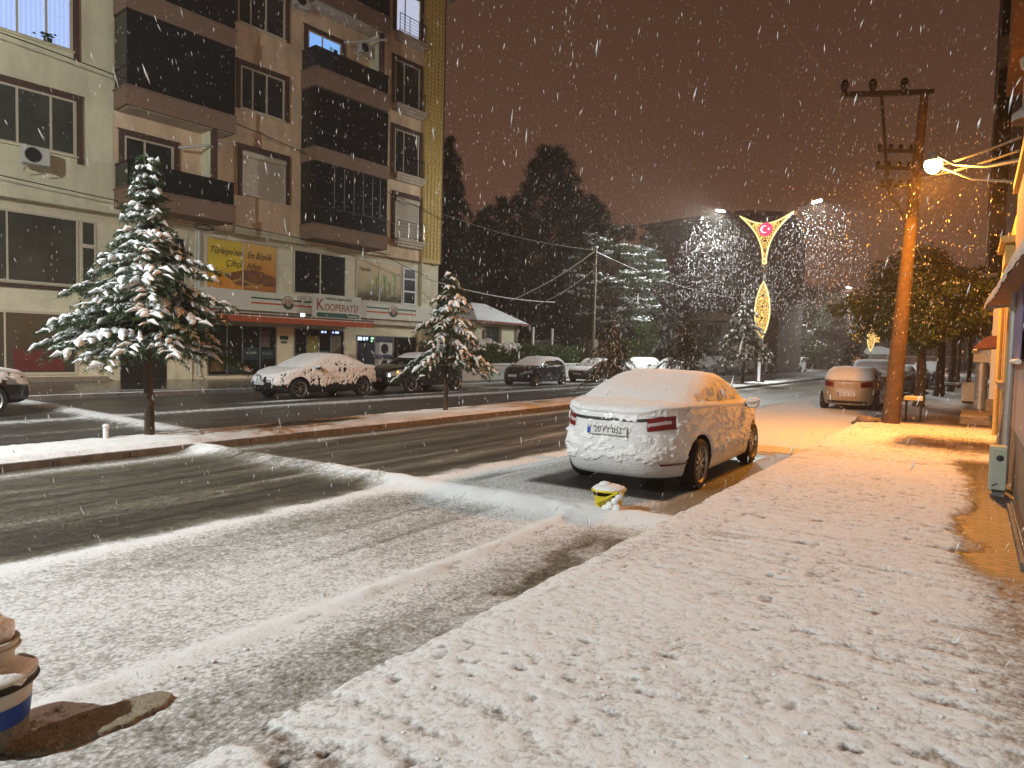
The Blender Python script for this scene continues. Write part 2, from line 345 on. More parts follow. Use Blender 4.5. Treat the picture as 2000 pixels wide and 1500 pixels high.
# near pavement
KX = -2.29
def cov_walk(x, y):
    e = .22*(fbm(x*2, y*.9, 3, 141)-.5)
    ph = y/.17+.5*fbm(x*.6, y*.6, 2, 195)*3+.25*vnoise(x*3, y*3, 196); rw = .5+.5*np.cos(2*np.pi*ph)
    c = .88+.24*(fbm(x*1.6, y*1.2, 4, 143)-.5)+.30*(vnoise(x*26, y*30, 147)-.5)+.13*(rw-.5)*sst(2.0, 5.0, y)*sst(-2.2, -1.4, x+.5*fbm(x, y, 2, 5))*sst(.3, .6, fbm(x*1.3, y*1.1, 3, 197))
    row = vnoise(x*1.8, y*11, 145); c -= .26*sst(.60, .9, row)*sst(.35, .6, fbm(x*.9, y*.7, 3, 149))
    c -= .36*sst(.76, .90, vnoise(x*17, y*21, 151))*(.25+.75*sst(.40, .60, fbm(x*2, y*2, 2, 153)))
    # bare bricks by the wall
    edge = .02+e*1.3+.10*np.maximum(0, (y-9))*.35-.25*np.exp(-((y-12.2)/.9)**2)*1.4
    edge = edge+.22*(fbm(x*5, y*4, 4, 191)-.5)+.10*(fbm(x*18, y*16, 2, 192)-.5)
    b = sst(-.16, .16, x-edge)*sst(5.4, 6.6, y+2.2*e)*(1-sst(12.3, 12.9, y+e)); c = c*(1-b)+(-.15+.3*(fbm(x*8, y*8, 2, 157)-.5))*b
    b0 = sst(.02, .3, x-e)*(1-sst(5.4, 6.6, y)); c -= .34*b0*(.5+fbm(x*4, y*9, 3, 159))
    # wet, trodden patch before the yard
    wx = np.exp(-((y-14.9)/1.25)**2)*sst(-1.55, -.75, x+e*2); c -= .72*wx*(.7+.7*fbm(x*2, y*2.5, 3, 161))
    c += .0*x
    far = sst(18.5, 20, y); c = c*(1-far)+(.2+.7*np.exp(-((y-31)/4.5)**2)*(1-sst(-.5, .1, x))+.5*sst(36, 42, y)+.4*(fbm(x*1.5, y*.7, 3, 163)-.5))*far
    return c
def h_walk(x, y, c):
    t = np.clip(c, 0, 1.1); ed = sst(KX-.085, KX-.02, x+.05*(fbm(x*0+1, y*2.2, 3, 171)-.5))
    h = .15+.035*t*ed-.13*(1-ed)-.02*(1-sst(KX, KX+.12, x))
    ph = y/.17+.5*fbm(x*.6, y*.6, 2, 195)*3+.25*vnoise(x*3, y*3, 196)
    h += .0042*(.5+.5*np.cos(2*np.pi*ph))*t*sst(2.6, 5.5, y)*sst(-2.2, -1.4, x+.5*fbm(x, y, 2, 5))*sst(.35, .65, fbm(x*1.3, y*1.1, 3, 197))*sst(.3, .6, vnoise(x*5, y*6, 198))+.006*(vnoise(x*2.2, y*9.5, 145)-.5)*t+.016*(fbm(x*5, y*5, 3, 173)-.5)*t
    h += .012*np.maximum(0, vnoise(x*9, y*9, 175)-.82)*5*t
    return h
grid('pavement', np.concatenate([np.arange(KX-.10, .5, .018), [.6, 3, 8]]), yspace(.5, 34, .018, .0062), h_walk, cov_walk, M['walk'])
grid('pavement', np.linspace(KX-.03, 8, 60), np.linspace(34, 200, 120), lambda x, y, c: .15+.03*c, lambda x, y: .55+.6*(fbm(x*1.5, y*.5, 3, 163)-.5), M['walk'])
grid('pavement', np.linspace(KX-.03, 8, 60), np.linspace(-40, .5, 60), lambda x, y, c: .15+.03*c, lambda x, y: 1.+0*x, M['walk'])
k = MB(); k.box(KX-.03, KX+.1, -40, 200, -.05, .10); k.build('kerb', [M['kerb']], kind='structure')
# far pavement
def cov_fw(x, y):
    c = .02+.25*(fbm(x*.8, y*.8, 3, 181)-.5)
    c += .95*np.exp(-((x+21.75)/.3)**2)*(.5+.7*fbm(x, y*.5, 3, 183))+.6*np.exp(-((x+22.6-.3*np.sin(y*.5))/.35)**2)*sst(.5, .62, fbm(x*.3, y*.35, 2, 187))
    c += 1.1*sst(24.5, 26, y)
    return c
grid('far_pavement', np.arange(-34, -21.6, .12), np.arange(-12, 60, .12), lambda x, y, c: .12+.02*np.clip(c, 0, 1)*(fbm(x*3, y*3, 2, 5)+.5)-.02*(1-sst(-21.9, -21.65, -x-43.4)), cov_fw, M['walk_far'])
k = MB(); k.box(-21.68, -21.55, -40, 62, -.05, .125); k.build('kerb', [M['kerb']], kind='structure')
# the land all around
gm = mat('land', (.16, .15, .13), .95, noise=.4, nscale=.2, col2=(.5, .5, .5))
k = MB(); k.quad((-900, -300, -.06), (900, -300, -.06), (900, 1500, -.06), (-900, 1500, -.06)); k.build('ground', [gm], kind='structure')
# loose lumps of snow kicked over the pavement and the gutter
mb = MB()
for i in range(230):
    if i < 150: x, y, z = rnd.uniform(-2.1, .1), 1+9*rnd.random()**1.4, .183; r_ = rnd.uniform(.004, .013)
    else: x, y, z = -3.36+rnd.gauss(0, .14), rnd.uniform(1, 6), .025; r_ = rnd.uniform(.004, .015)
    mb.blob((x, y, z), r_, seg=6, rings=4)
mb.build('snow_lumps', [M['snow']], smooth='all', kind='stuff', label='small lumps of loose snow scattered on pavement and gutter ridge', cat='snow lumps')
# grass tufts showing on the median
mb = MB()
for i in range(1500):
    x, y = rnd.uniform(-11.6, -10.5), rnd.uniform(6, 22)
    if cov_med(np.array(x), np.array(y)) > .75: continue
    a = rnd.uniform(0, 6.28); h = rnd.uniform(.03, .09)
    mb.add([(x-.006*math.cos(a), y-.006*math.sin(a), .12), (x+.006*math.cos(a), y+.006*math.sin(a), .12), (x+rnd.uniform(-.03, .03), y+rnd.uniform(-.03, .03), .13+h)], [(0, 1, 2)])
M['grass'] = mat('grass', (.06, .11, .02), .8, noise=.3)
mb.build('grass', [M['grass']], kind='stuff', label='short green grass poking through the snow on the median', cat='grass')
# ================================================================ CARS
def _unit(n, N=120):
    t = np.linspace(0, 2*np.pi, 20001); c, s = np.cos(t), np.sin(t)
    # rear centre (0,-1) -> right side (+1,0) -> front centre -> left
    x = np.sign(s)*np.abs(s)**(2/n); y = -np.sign(c)*np.abs(c)**(2/n)
    d = np.hypot(np.diff(x), np.diff(y)); a = np.concatenate([[0], np.cumsum(d)]); a /= a[-1]
    q = np.arange(N)/N
    return np.interp(q, a, x), np.interp(q, a, y)
class CarShape:
    """lofted body; local x right, y forward (0 rear bumper .. L front), z up"""
    def __init__(s, L=4.6, W=1.78, H=1.45, deck=((0, .98), (.4, 1.04), (3.3, 1.0), (4.3, .80), (4.6, .66)), zb=.20, gh=(.50, 3.62, .76), roof=(1.25, 2.75, .57),
                 belt=None, rear=(.16, .05, 0, .02, .05, .10, .18), front=(.16, .05, 0, .02, .07, .2, .38), n=4.2, N=144, sub=4, wheels=(.98, 3.68), rw=.33):
        s.L, s.W, s.H, s.wheels, s.rw, s.gh, s.roof = L, W, H, wheels, rw, gh, roof
        ux, uy = _unit(n, N); gx, gy = _unit(5.5, N); s.N = N
        dy, dz = zip(*deck); D = lambda y: np.interp(y, dy, dz)
        Lc = L/2
        tp = lambda y: 1-.10*np.abs((y-Lc)/Lc)**3.2
        def ring(sx, ry, fy, zf, u=(ux, uy)):
            y = ry+(L-fy-ry)*(u[1]+1)/2; x = u[0]*W/2*sx*tp(y); return np.stack([x, y, zf(y)+0*x], -1)
        z = [zb, zb+.03, .36, .52, .68]
        rings = [ring(.86, rear[0]+.1, front[0]+.1, lambda y: zb), ring(.955, rear[0], front[0], lambda y: zb+.02),
                 ring(.99, rear[1], front[1], lambda y: .36), ring(1.0, rear[2], front[2], lambda y: .53),
                 ring(.99, rear[3], front[3], lambda y: .53+.55*(D(y)-.07-.53)), ring(.965, rear[4], front[4], lambda y: D(y)-.06),
                 ring(.93, rear[5], front[5], lambda y: D(y)-.012)]
        g0, g1, gw = gh
        def gring(y0, y1, w_, zf, sh=1.):
            y = y0+(y1-y0)*(gy+1)/2; x = gx*w_*sh; return np.stack([x, y, zf(y)+0*x], -1)
        base = gring(g0, g1, gw, lambda y: D(y)+.005+.02*0)
        mid67 = rings[6]*.5+base*.5; mid67[:, 2] = D(mid67[:, 1])+.012*(1-np.abs(mid67[:, 0])/(W/2))
        r0, r1, rw_ = roof
        rf = lambda d, cr=0: (lambda y: H-d-.05*((y-(r0+r1)/2)/max(.3, (r1-r0)/2))**2*.7)
        top = gring(r0, r1, rw_, rf(.05))
        bm = (base+top)/2; bm[:, 0] *= 1.035; dyc = bm[:, 1]-Lc; bm[:, 2] += .015
        bm[:, 1] += np.where(gy > .9, .03, 0)-np.where(gy < -.9, .03, 0)
        rings += [mid67, base, bm, top, gring(r0+.18, r1-.18, rw_*.78, rf(.015)), gring(r0+.5, r1-.5, rw_*.4, rf(.0)), gring((r0+r1)/2-.01, (r0+r1)/2+.01, .01, rf(0))]
        K = np.stack(rings); s.K = K; nk = len(K)
        def cr(t):
            i = int(min(max(math.floor(t), 0), nk-2)); f = t-i
            p0, p1, p2, p3 = K[max(i-1, 0)], K[i], K[i+1], K[min(i+2, nk-1)]
            if i in (7, 8) and f > 0 and i == 7: pass
            m1, m2 = (p2-p0)/2, (p3-p1)/2
            if i == 8: m1 = (p2-p1)
            if i == 7: m2 = (p2-p1)
            if i == 6: m1 = (p2-p1)
            if i == 5: m2 = (p2-p1)
            return (2*f**3-3*f**2+1)*p1+(f**3-2*f**2+f)*m1+(-2*f**3+3*f**2)*p2+(f**3-f**2)*m2
        s.cr = cr; s.nk = nk; s.sub = sub
        s.T = np.linspace(0, nk-1, (nk-1)*sub+1); s.P = np.stack([cr(t) for t in s.T])
        s.Nn = s._normals(s.P)
    def _normals(s, P):
        du = np.roll(P, -1, 1)-np.roll(P, 1, 1); dv = np.gradient(P, axis=0)
        n = np.cross(du, dv); l = np.linalg.norm(n, axis=-1, keepdims=True); return n/np.maximum(l, 1e-9)
    def body(s, name, m, parent):
        P = s.P; K, N = P.shape[:2]; V = P.reshape(-1, 3)
        k = np.arange((K-1)*N); r_ = k//N; c_ = k % N
        F = np.stack([r_*N+c_, r_*N+(c_+1) % N, (r_+1)*N+(c_+1) % N, (r_+1)*N+c_], -1)
        me = bpy.data.meshes.new(name); faces = F.tolist()+[list(range(N))[::-1], [(K-1)*N+i for i in range(N)]]
        me.from_pydata(V.tolist(), [], faces)
        o = link(name, me, None, m if isinstance(m, list) else [m])
        cut = MB()
        for wy in s.wheels:
            for sx in (-1, 1):
                a, b_ = sx*(s.W/2-.27), sx*(s.W/2+.2)
                cut.lathe([(0, min(a, b_)), (s.rw+.055, min(a, b_)), (s.rw+.055, max(a, b_)), (0, max(a, b_))], (0, wy, s.rw), 30, 'x')
        cm = bpy.data.meshes.new('cut'); cm.from_pydata(cut.v, [], cut.f); c_o = link('cut', cm, None, [M['black']])
        bm_ = o.modifiers.new('b', 'BOOLEAN'); bm_.operation = 'DIFFERENCE'; bm_.object = c_o; bm_.solver = 'EXACT'
        try: bm_.material_mode = 'TRANSFER'
        except Exception: pass
        dg = bpy.context.evaluated_depsgraph_get(); dg.update(); me2 = bpy.data.meshes.new_from_object(o.evaluated_get(dg)); me2.name = name
        bpy.data.objects.remove(c_o); bpy.data.objects.remove(o)
        me2.polygons.foreach_set('use_smooth', [True]*len(me2.polygons))
        try: me2.set_sharp_from_angle(angle=R(50))
        except Exception: pass
        o = bpy.data.objects.new(name, me2); sc.collection.objects.link(o); o.parent = parent
        return o
    def at(s, w, t, off=0):
        """w (fraction round), t ring param arrays -> points"""
        w = (np.asarray(w, float) % 1)*s.N; t = np.asarray(t, float)*s.sub
        i = np.floor(w).astype(int) % s.N; f = (w-np.floor(w))[..., None]; j = np.clip(np.floor(t).astype(int), 0, len(s.T)-2); g = (t-j)[..., None]
        def bi(A): return (A[j, i]*(1-f)+A[j, (i+1) % s.N]*f)*(1-g)+(A[j+1, i]*(1-f)+A[j+1, (i+1) % s.N]*f)*g
        n = bi(s.Nn); n /= np.maximum(np.linalg.norm(n, axis=-1, keepdims=True), 1e-9)
        return bi(s.P)+n*off
    def patch(s, name, W_, T_, off, m, parent, thick=.0, **k):
        P = s.at(W_, T_, off); a, b = P.shape[:2]; V = P.reshape(-1, 3)
        q = np.arange((a-1)*(b-1)); r_ = q//(b-1); c_ = q % (b-1); i0 = r_*b+c_
        F = np.stack([i0, i0+1, i0+b+1, i0+b], -1)
        return mesh_np(name, V, F, parent, [m], True, **k)
    def w_from_y(s, side, y, t):
        row = s.at(np.arange(s.N)/s.N, np.full(s.N, t))
        ix = np.arange(int(s.N*.06), int(s.N*.44)); w = ix/s.N; ys = row[ix, 1]
        r_ = np.interp(y, ys, w); return r_ if side > 0 else 1-r_
    def w_from_x(s, end, x, t):
        row = s.at(np.arange(s.N)/s.N, np.full(s.N, t)); ix = np.arange(-int(s.N*.16), int(s.N*.16)+1)
        if end == 'front': ix = int(s.N/2)-ix
        o_ = np.argsort(row[ix % s.N, 0]); return np.interp(x, row[ix % s.N, 0][o_], (ix/s.N)[o_])
    def side_patch(s, name, side, lo, hi, t0, t1, off, m, parent, nw=14, nt_=8, **k):
        """lo/hi: (y0,y1) extents at t0 and at t1"""
        Wg = np.zeros((nt_, nw)); Tg = np.zeros((nt_, nw))
        for i, f in enumerate(np.linspace(0, 1, nt_)):
            t = t0+(t1-t0)*f; y0 = lo[0]+(hi[0]-lo[0])*f; y1 = lo[1]+(hi[1]-lo[1])*f
            Wg[i] = s.w_from_y(side, np.linspace(y0, y1, nw), t); Tg[i] = t
        if side < 0: Wg = Wg[:, ::-1]
        return s.patch(name, Wg, Tg, off, m, parent, **k)
    def end_patch(s, name, end, x0, x1, t0, t1, off, m, parent, nw=14, nt_=8, x0b=None, x1b=None, **k):
        Wg = np.zeros((nt_, nw)); Tg = np.zeros((nt_, nw))
        for i, f in enumerate(np.linspace(0, 1, nt_)):
            t = t0+(t1-t0)*f; a = x0+((x0b if x0b is not None else x0)-x0)*f; b = x1+((x1b if x1b is not None else x1)-x1)*f
            Wg[i] = s.w_from_x(end, np.linspace(a, b, nw), t); Tg[i] = t
        if end == 'front': Wg = Wg[:, ::-1]
        return s.patch(name, Wg, Tg, off, m, parent, **k)
    def snow(s, parent, m, seed=1, top=.028, side=0.0, side_t=(3.2, 9.9), bias=None, nn=260, res=5, ends=.35, hard=.5, lo=4.6, roofbare=0, deckbare=None):
        """a shell of snow lying on the body; side 0..1 how much clings to the flanks"""
        ts = np.linspace(1.2, s.nk-1.01, int((s.nk-2)*res*2)); ws = np.arange(nn+1)/nn
        Wg, Tg = np.meshgrid(ws, ts); P = s.at(Wg, Tg, 0)
        n = np.zeros_like(P); w_ = (Wg % 1)*s.N; 
        P2 = s.at(Wg, Tg, .01); n = (P2-P)/.01
        x, y, z = P[..., 0], P[..., 1], P[..., 2]
        up = np.clip(n[..., 2], 0, 1)
        lump = fbm(x*4+y*4.0, z*7+y*2.5+seed, 4, seed)
        fine = fbm(x*17+y*17, z*20+y*5, 3, seed+3)
        flat = sst(.40, .66, up+.30*(lump-.5))*sst(lo-.4, lo+.4, Tg)
        strk = .5+(fbm((y*9+x*9), z*3.2, 3, seed+5)*.32+lump*.30+.38*fbm(x*24+y*24, z*15, 3, seed+7)-.5)*2.1
        sd = (1-flat)*side*sst(side_t[0], side_t[0]+1.2, Tg)
        if bias is not None: sd = sd*bias(x, y, z, n)
        isend = sst(.5, .9, np.abs(n[..., 1]))
        sd = np.maximum(sd, (1-flat)*isend*ends*(1.0 if bias is None else bias(x, y, z, n)))
        cov = sst(hard-.10, hard+.10, strk+(sd-.5)*1.1)*(sd > .02)
        th = flat*top*(.75+.5*lump)+(1-flat)*cov*(.003+.014*lump+.030*sst(.48, .78, fine)*side)
        if deckbare is not None: th = th*(1-deckbare(x, y, z))
        th = th*(1-.72*isend*(1-flat)); th += .004*(fine-.5)*(flat > .5)
        keep = th > .0035
        for wy in s.wheels:
            keep &= ~(((y-wy)**2+(z-s.rw)**2 < (s.rw+.075)**2) & (np.abs(x) > s.W/2-.35))
        Q = P+n*(np.maximum(th, -.004)+.004)[..., None]*np.where(keep, 1, 0)[..., None]-n*np.where(keep, 0, .004)[..., None]
        a, b = P.shape[:2]; q = np.arange((a-1)*(b-1)); r_ = q//(b-1); c_ = q % (b-1); i0 = r_*b+c_
        F = np.stack([i0, i0+1, i0+b+1, i0+b], -1)
        kf = keep.ravel(); F = F[(kf[F].sum(1) >= 2)]
        if len(F) == 0: return
        return mesh_np('snow_cover', Q.reshape(-1, 3), F, parent, [m], True)
M['tyre'] = mat('tyre', (.014, .014, .014), .8, noise=.4, nscale=20)
M['rim'] = mat('rim_alloy', (.36, .35, .33), .35, metal=.85)
M['rim_dark'] = mat('rim_dark', (.07, .07, .07), .4, metal=.8)
M['car_glass'] = mat('car_glass', (.012, .013, .014), .1, spec=.7)
M['plate'] = mat('number_plate', (.62, .62, .60), .5)
M['plate_blue'] = mat('plate_band', (.02, .06, .4), .5)
M['ink'] = mat('plate_ink', (.01, .01, .01), .5)
M['tail'] = mat('tail_lamp', (.16, .005, .008), .18, coat=.6)
M['tail_clear'] = mat('tail_clear', (.5, .42, .42), .2, coat=.6)
M['head'] = mat('head_lamp', (.35, .36, .36), .12, coat=.8, metal=.3)
M['chrome'] = mat('chrome', (.6, .6, .6), .15, metal=1)
M['trim'] = mat('black_trim', (.02, .02, .02), .5)
def wheel(parent, x, y, r, side, spokes=10, wid=.21, rimr=.72, rm='rim', twin=False, detail=True):
    wm = MB(); a = x-wid/2; b = x+wid/2; o_ = side
    wm.lathe([(r*rimr, -wid/2), (r*.93, -wid/2), (r*.985, -wid*.36), (r, -wid*.2), (r, wid*.2), (r*.985, wid*.36), (r*.93, wid/2), (r*rimr, wid/2), (r*rimr*.96, wid*.3), (r*rimr*.96, -wid*.3), (r*rimr, -wid/2)], (x, y, r), 32, 'x')
    t = wm.build('tyre', [M['tyre']], parent, smooth=True)
    rb = MB(); R_ = r*rimr; xo = x+o_*wid*.34
    rb.lathe([(R_*.97, x+o_*wid*.46), (R_, x+o_*wid*.5), (R_*.90, x+o_*wid*.40), (R_*.90, x)], (0, y, r), 28, 'x')
    hx = (xo-.015*o_, xo+.02*o_)
    rb.lathe([(0.001, hx[1]), (R_*.20, hx[1]), (R_*.24, hx[0])], (0, y, r), 16, 'x')
    for k in range(spokes):
        an = 2*math.pi*(k+.5)/spokes; ws_ = .30 if twin else .36
        for da in ((-.10, .10) if twin else (0,)):
            c1, s1 = math.cos(an+da), math.sin(an+da); c0, s0 = math.cos(an+da*.4), math.sin(an+da*.4)
            rb.bar((xo, y+c0*R_*.18, r+s0*R_*.18), (xo-.004*o_, y+c1*R_*.94, r+s1*R_*.94), R_*(.09 if twin else .15), .02)
    rb.build('rim', [M[rm]], t, smooth=False)
    dk = MB(); dk.lathe([(.001, x), (R_*.9, x)], (0, y, r), 20, 'x'); dk.build('brake_disc', [M['black']], t)
    return t
def text_mesh(s, size, m, parent, loc, rot, name='lettering', ext=.002, align='CENTER', xs=1.0, shear=0, bold=0):
    c = bpy.data.curves.new('t', 'FONT'); c.body = s; c.size = size; c.extrude = ext; c.align_x = align; c.align_y = 'CENTER'; c.shear = shear; c.offset = bold; c.resolution_u = 3
    o = bpy.data.objects.new('t', c); sc.collection.objects.link(o)
    me = bpy.data.meshes.new_from_object(o); bpy.data.objects.remove(o)
    for v in me.vertices: v.co.x *= xs
    me.materials.clear(); me.name = name
    t = link(name, me, parent, [m]); t.location = loc; t.rotation_euler = rot
    return t
def plate(parent, y, z, text, face=-1, w=.52, tilt=0, cover=None):
    """face -1: seen from behind the car (-y), +1 from the front"""
    p = MB(); p.box(-w/2, w/2, -.006, .006, -.056, .056); pl = p.build('license_plate', [M['plate']], parent); pl.location = (0, y, z); pl.rotation_euler = (tilt, 0, 0 if face < 0 else math.pi)
    b = MB(); b.box(-w/2+.004, -w/2+.045, -.0085, -.0062, -.052, .052); b.build('blue_band', [M['plate_blue']], pl)
    text_mesh(text, .105, M['ink'], pl, (.02, -.0075, 0), (R(90), 0, 0), 'characters', .001, xs=.84)
    if cover: cover(pl)
    return pl
def mirror(parent, S, side, y, z, m, snowy=True, s_=1.0):
    mm = MB(); x = side*(S.W/2+.085)
    mm.lathe([(.001, -.055), (.075, -.045), (.10, 0), (.085, .05), (.03, .075)], (0, 0, 0), 14, 'y')
    V = [(p[0]*1.15*s_, p[1]*.8*s_, p[2]*.78*s_) for p in mm.v]; mm.v = V
    o = mm.build('wing_mirror', [m], parent, smooth=True); o.location = (x, y, z)
    a = MB(); a.bar((-side*.13, .0, -.03), (0, 0, -.02), .05, .035); a.build('mirror_arm', [M['trim']], o)
    if snowy:
        b = MB(); b.blob((0, 0, .05), .105, flat=.5, seg=12, rings=7, jit=.08); b.build('snow_cap', [M['snow']], o, smooth='all')
    return o
CARS = {
 'sedan': dict(L=4.63, W=1.78, H=1.44, deck=((0, 1.00), (.25, 1.06), (.8, 1.07), (3.3, 1.00), (3.7, .97), (4.2, .86), (4.5, .74), (4.63, .64)), gh=(.62, 3.62, .79), roof=(1.50, 2.72, .58), wheels=(1.0, 3.70), rw=.325),
 'hatch': dict(L=4.30, W=1.79, H=1.47, deck=((0, .98), (.2, 1.02), (1, 1.03), (3.1, .99), (3.5, .95), (4.0, .84), (4.2, .74), (4.3, .66)), gh=(.17, 3.36, .80), roof=(.62, 2.45, .60), rear=(.14, .04, 0, .02, .03, .05, .08), wheels=(.82, 3.44), rw=.32),
 'suv': dict(L=4.55, W=1.86, H=1.68, deck=((0, 1.08), (.3, 1.12), (1, 1.13), (3.2, 1.10), (3.6, 1.07), (4.2, .98), (4.45, .88), (4.55, .78)), gh=(.16, 3.42, .83), roof=(.55, 2.6, .64), rear=(.14, .04, 0, .02, .03, .05, .08), zb=.27, wheels=(.88, 3.58), rw=.36),
 'van': dict(L=4.40, W=1.83, H=1.82, deck=((0, 1.10), (.3, 1.14), (1, 1.15), (3.4, 1.10), (3.7, 1.05), (4.1, .98), (4.3, .86), (4.4, .72)), gh=(.10, 3.72, .84), roof=(.22, 2.75, .72), rear=(.12, .04, 0, .01, .02, .04, .06), zb=.22, wheels=(.85, 3.6), rw=.32),
 'oldsedan': dict(L=4.35, W=1.68, H=1.40, deck=((0, .90), (.2, .94), (.9, .95), (3.0, .92), (3.4, .90), (4.1, .80), (4.3, .74), (4.35, .68)), gh=(.80, 3.2, .74), roof=(1.25, 2.6, .56), n=6.5, wheels=(.95, 3.5), rw=.30),
}
def make_car(name, kind, loc, rz, paint, label, snow_kw=None, plate_text=None, windows=True, group=None, spokes=7, rm='rim', cat='car', twin=False, over=None, detail=2, side_glass=True, pane=None, sub=4, N=120, extra=None):
    kw = dict(CARS[kind]); kw.update(over or {}); S = CarShape(sub=sub, N=N, **kw)
    c, s_ = math.cos(rz), math.sin(rz)
    root = empty(name, loc, rz, label=label, cat=cat, group=group)
    # local origin: centre of the car on the ground
    hub = (0, -S.L/2, 0)
    S.P = S.P+np.array(hub); S.K = S.K+np.array(hub); S.wheels = tuple(w_-S.L/2 for w_ in S.wheels); H2 = S.L/2
    g0, g1 = S.gh[0]-H2, S.gh[1]-H2; r0, r1 = S.roof[0]-H2, S.roof[1]-H2
    S.body('body', [paint, M['black']], root)
    gm_ = pane or M['car_glass']
    # side windows: rear door and front door panes split by a pillar
    for sd in (-1, 1):
        yb = g0+(.52 if kind in ('sedan', 'oldsedan') else .42); yf = g1-.62
        tb, tf = r0+.22, r1-.10
        mb_, mt_ = (yb+yf)/2-.12, (tb+tf)/2-.12
        S.side_patch('rear_side_window', sd, (yb, mb_-.04), (tb+.10, mt_-.04), 8.16, 9.85, .005, gm_, root)
        S.side_patch('front_side_window', sd, (mb_+.04, yf+.25), (mt_+.04, tf), 8.16, 9.85, .005, gm_, root)
    S.end_patch('windshield', 'front', -.66, .66, 8.12, 9.85, .006, gm_, root, x0b=-.50, x1b=.50)
    S.end_patch('rear_window', 'rear', -.62, .62, 8.2, 9.8, .006, gm_, root, x0b=-.48, x1b=.48)
    for sd in (-1, 1):
        for yy_ in (S.wheels):
            wheel(root, sd*(S.W/2-.125), yy_, S.rw, sd, spokes, rm=rm, twin=twin)
        # lamps: wrap the corners
        if kind in ('hatch', 'suv', 'van'): wr = (.072, .128); t0, t1 = 4.2, 5.15
        else: wr = (.084, .140); t0, t1 = 4.1, 4.8
        wg = np.linspace(wr[0], wr[1], 14); wg = wg if sd > 0 else (1-wg)[::-1]
        tt = np.linspace(t0, t1, 6); S.patch('tail_lamp', np.tile(wg, (6, 1)), np.tile(tt[:, None], (1, 14)), .008, M['tail'], root)
        wg = np.linspace(.5-.145, .5-.072, 14); wg = wg if sd > 0 else (1-wg)[::-1]
        tt = np.linspace(3.75, 4.75, 6); S.patch('head_lamp', np.tile(wg, (6, 1)), np.tile(tt[:, None], (1, 14)), .008, M['head'], root)
        # sill and door shut lines
        d = MB(); xx = sd*(S.W/2-.0)
        for ya in (g1-.62, (g0+g1)/2-.25, g0+.75):
            pts = [S.at(np.array([S.w_from_y(sd, ya, t)]), np.array([t]), .0025)[0] for t in np.linspace(2.0, 7.6, 9)]
            d.tube(pts, .0035, 4)
        d.build('door_seam', [M['black']], root)
        mirror(root, S, sd, g1-.55, np.interp(0, [0, 1], [S.H*.69, 0]), paint, s_=.9)
        for ya in (g1-1.75, g1-2.75):
            if ya < g0+.3: continue
            hb = S.at(np.array([S.w_from_y(sd, ya, 5.2)]), np.array([5.0]), .01)[0]
            h_ = MB(); h_.tube([(hb[0], ya-.09, hb[2]), (hb[0]+sd*.018, ya-.05, hb[2]), (hb[0]+sd*.018, ya+.05, hb[2]), (hb[0], ya+.09, hb[2])], .011, 6); h_.build('door_handle', [paint], root, smooth=True)
    S.end_patch('grille', 'front', -.46, .46, 3.9, 4.55, .007, M['trim'], root)
    S.end_patch('lower_grille', 'front', -.55, .55, 1.9, 2.75, .007, M['trim'], root)
    if not twin: S.end_patch('rear_bumper_trim', 'rear', -.58, .58, 1.35, 1.9, .005, M['trim'], root)
    fy = S.at(np.array([.5]), np.array([2.9]))[0]; ry = S.at(np.array([0.]), np.array([4.0]))[0]
    if plate_text is not None:
        plate(root, fy[1]+.022, fy[2], plate_text, 1)
        plate(root, ry[1]-.03, ry[2] if kind in ('sedan', 'oldsedan') else ry[2]-.18, plate_text, -1)
    if snow_kw is not None: S.snow(root, snow_kw.pop('m', M['snow']), **snow_kw)
    if extra: extra(root, S)
    return root, S
paint = lambda n, c, r=.28: mat(n, c, r, coat=.5, noise=.05, nscale=2)
M['p_white'] = mat('paint_white_dusted', (.66, .67, .67), .55, bump=.5, bscale=34, noise=.06, nscale=7)
M['p_dark'] = paint('paint_charcoal', (.022, .023, .026)); M['p_black'] = paint('paint_black', (.012, .012, .013))
M['p_navy'] = paint('paint_navy', (.012, .014, .026)); M['p_silver'] = paint('paint_silver', (.30, .30, .30)); M['p_cream'] = paint('paint_pale', (.5, .48, .42))
M['p_blue_lit'] = paint('paint_bluish_lit', (.35, .45, .65)); M['p_sodium_gold'] = paint('paint_sodium_gold', (.36, .27, .17))  # bluish light painted into the blue, sodium light and slush into the gold
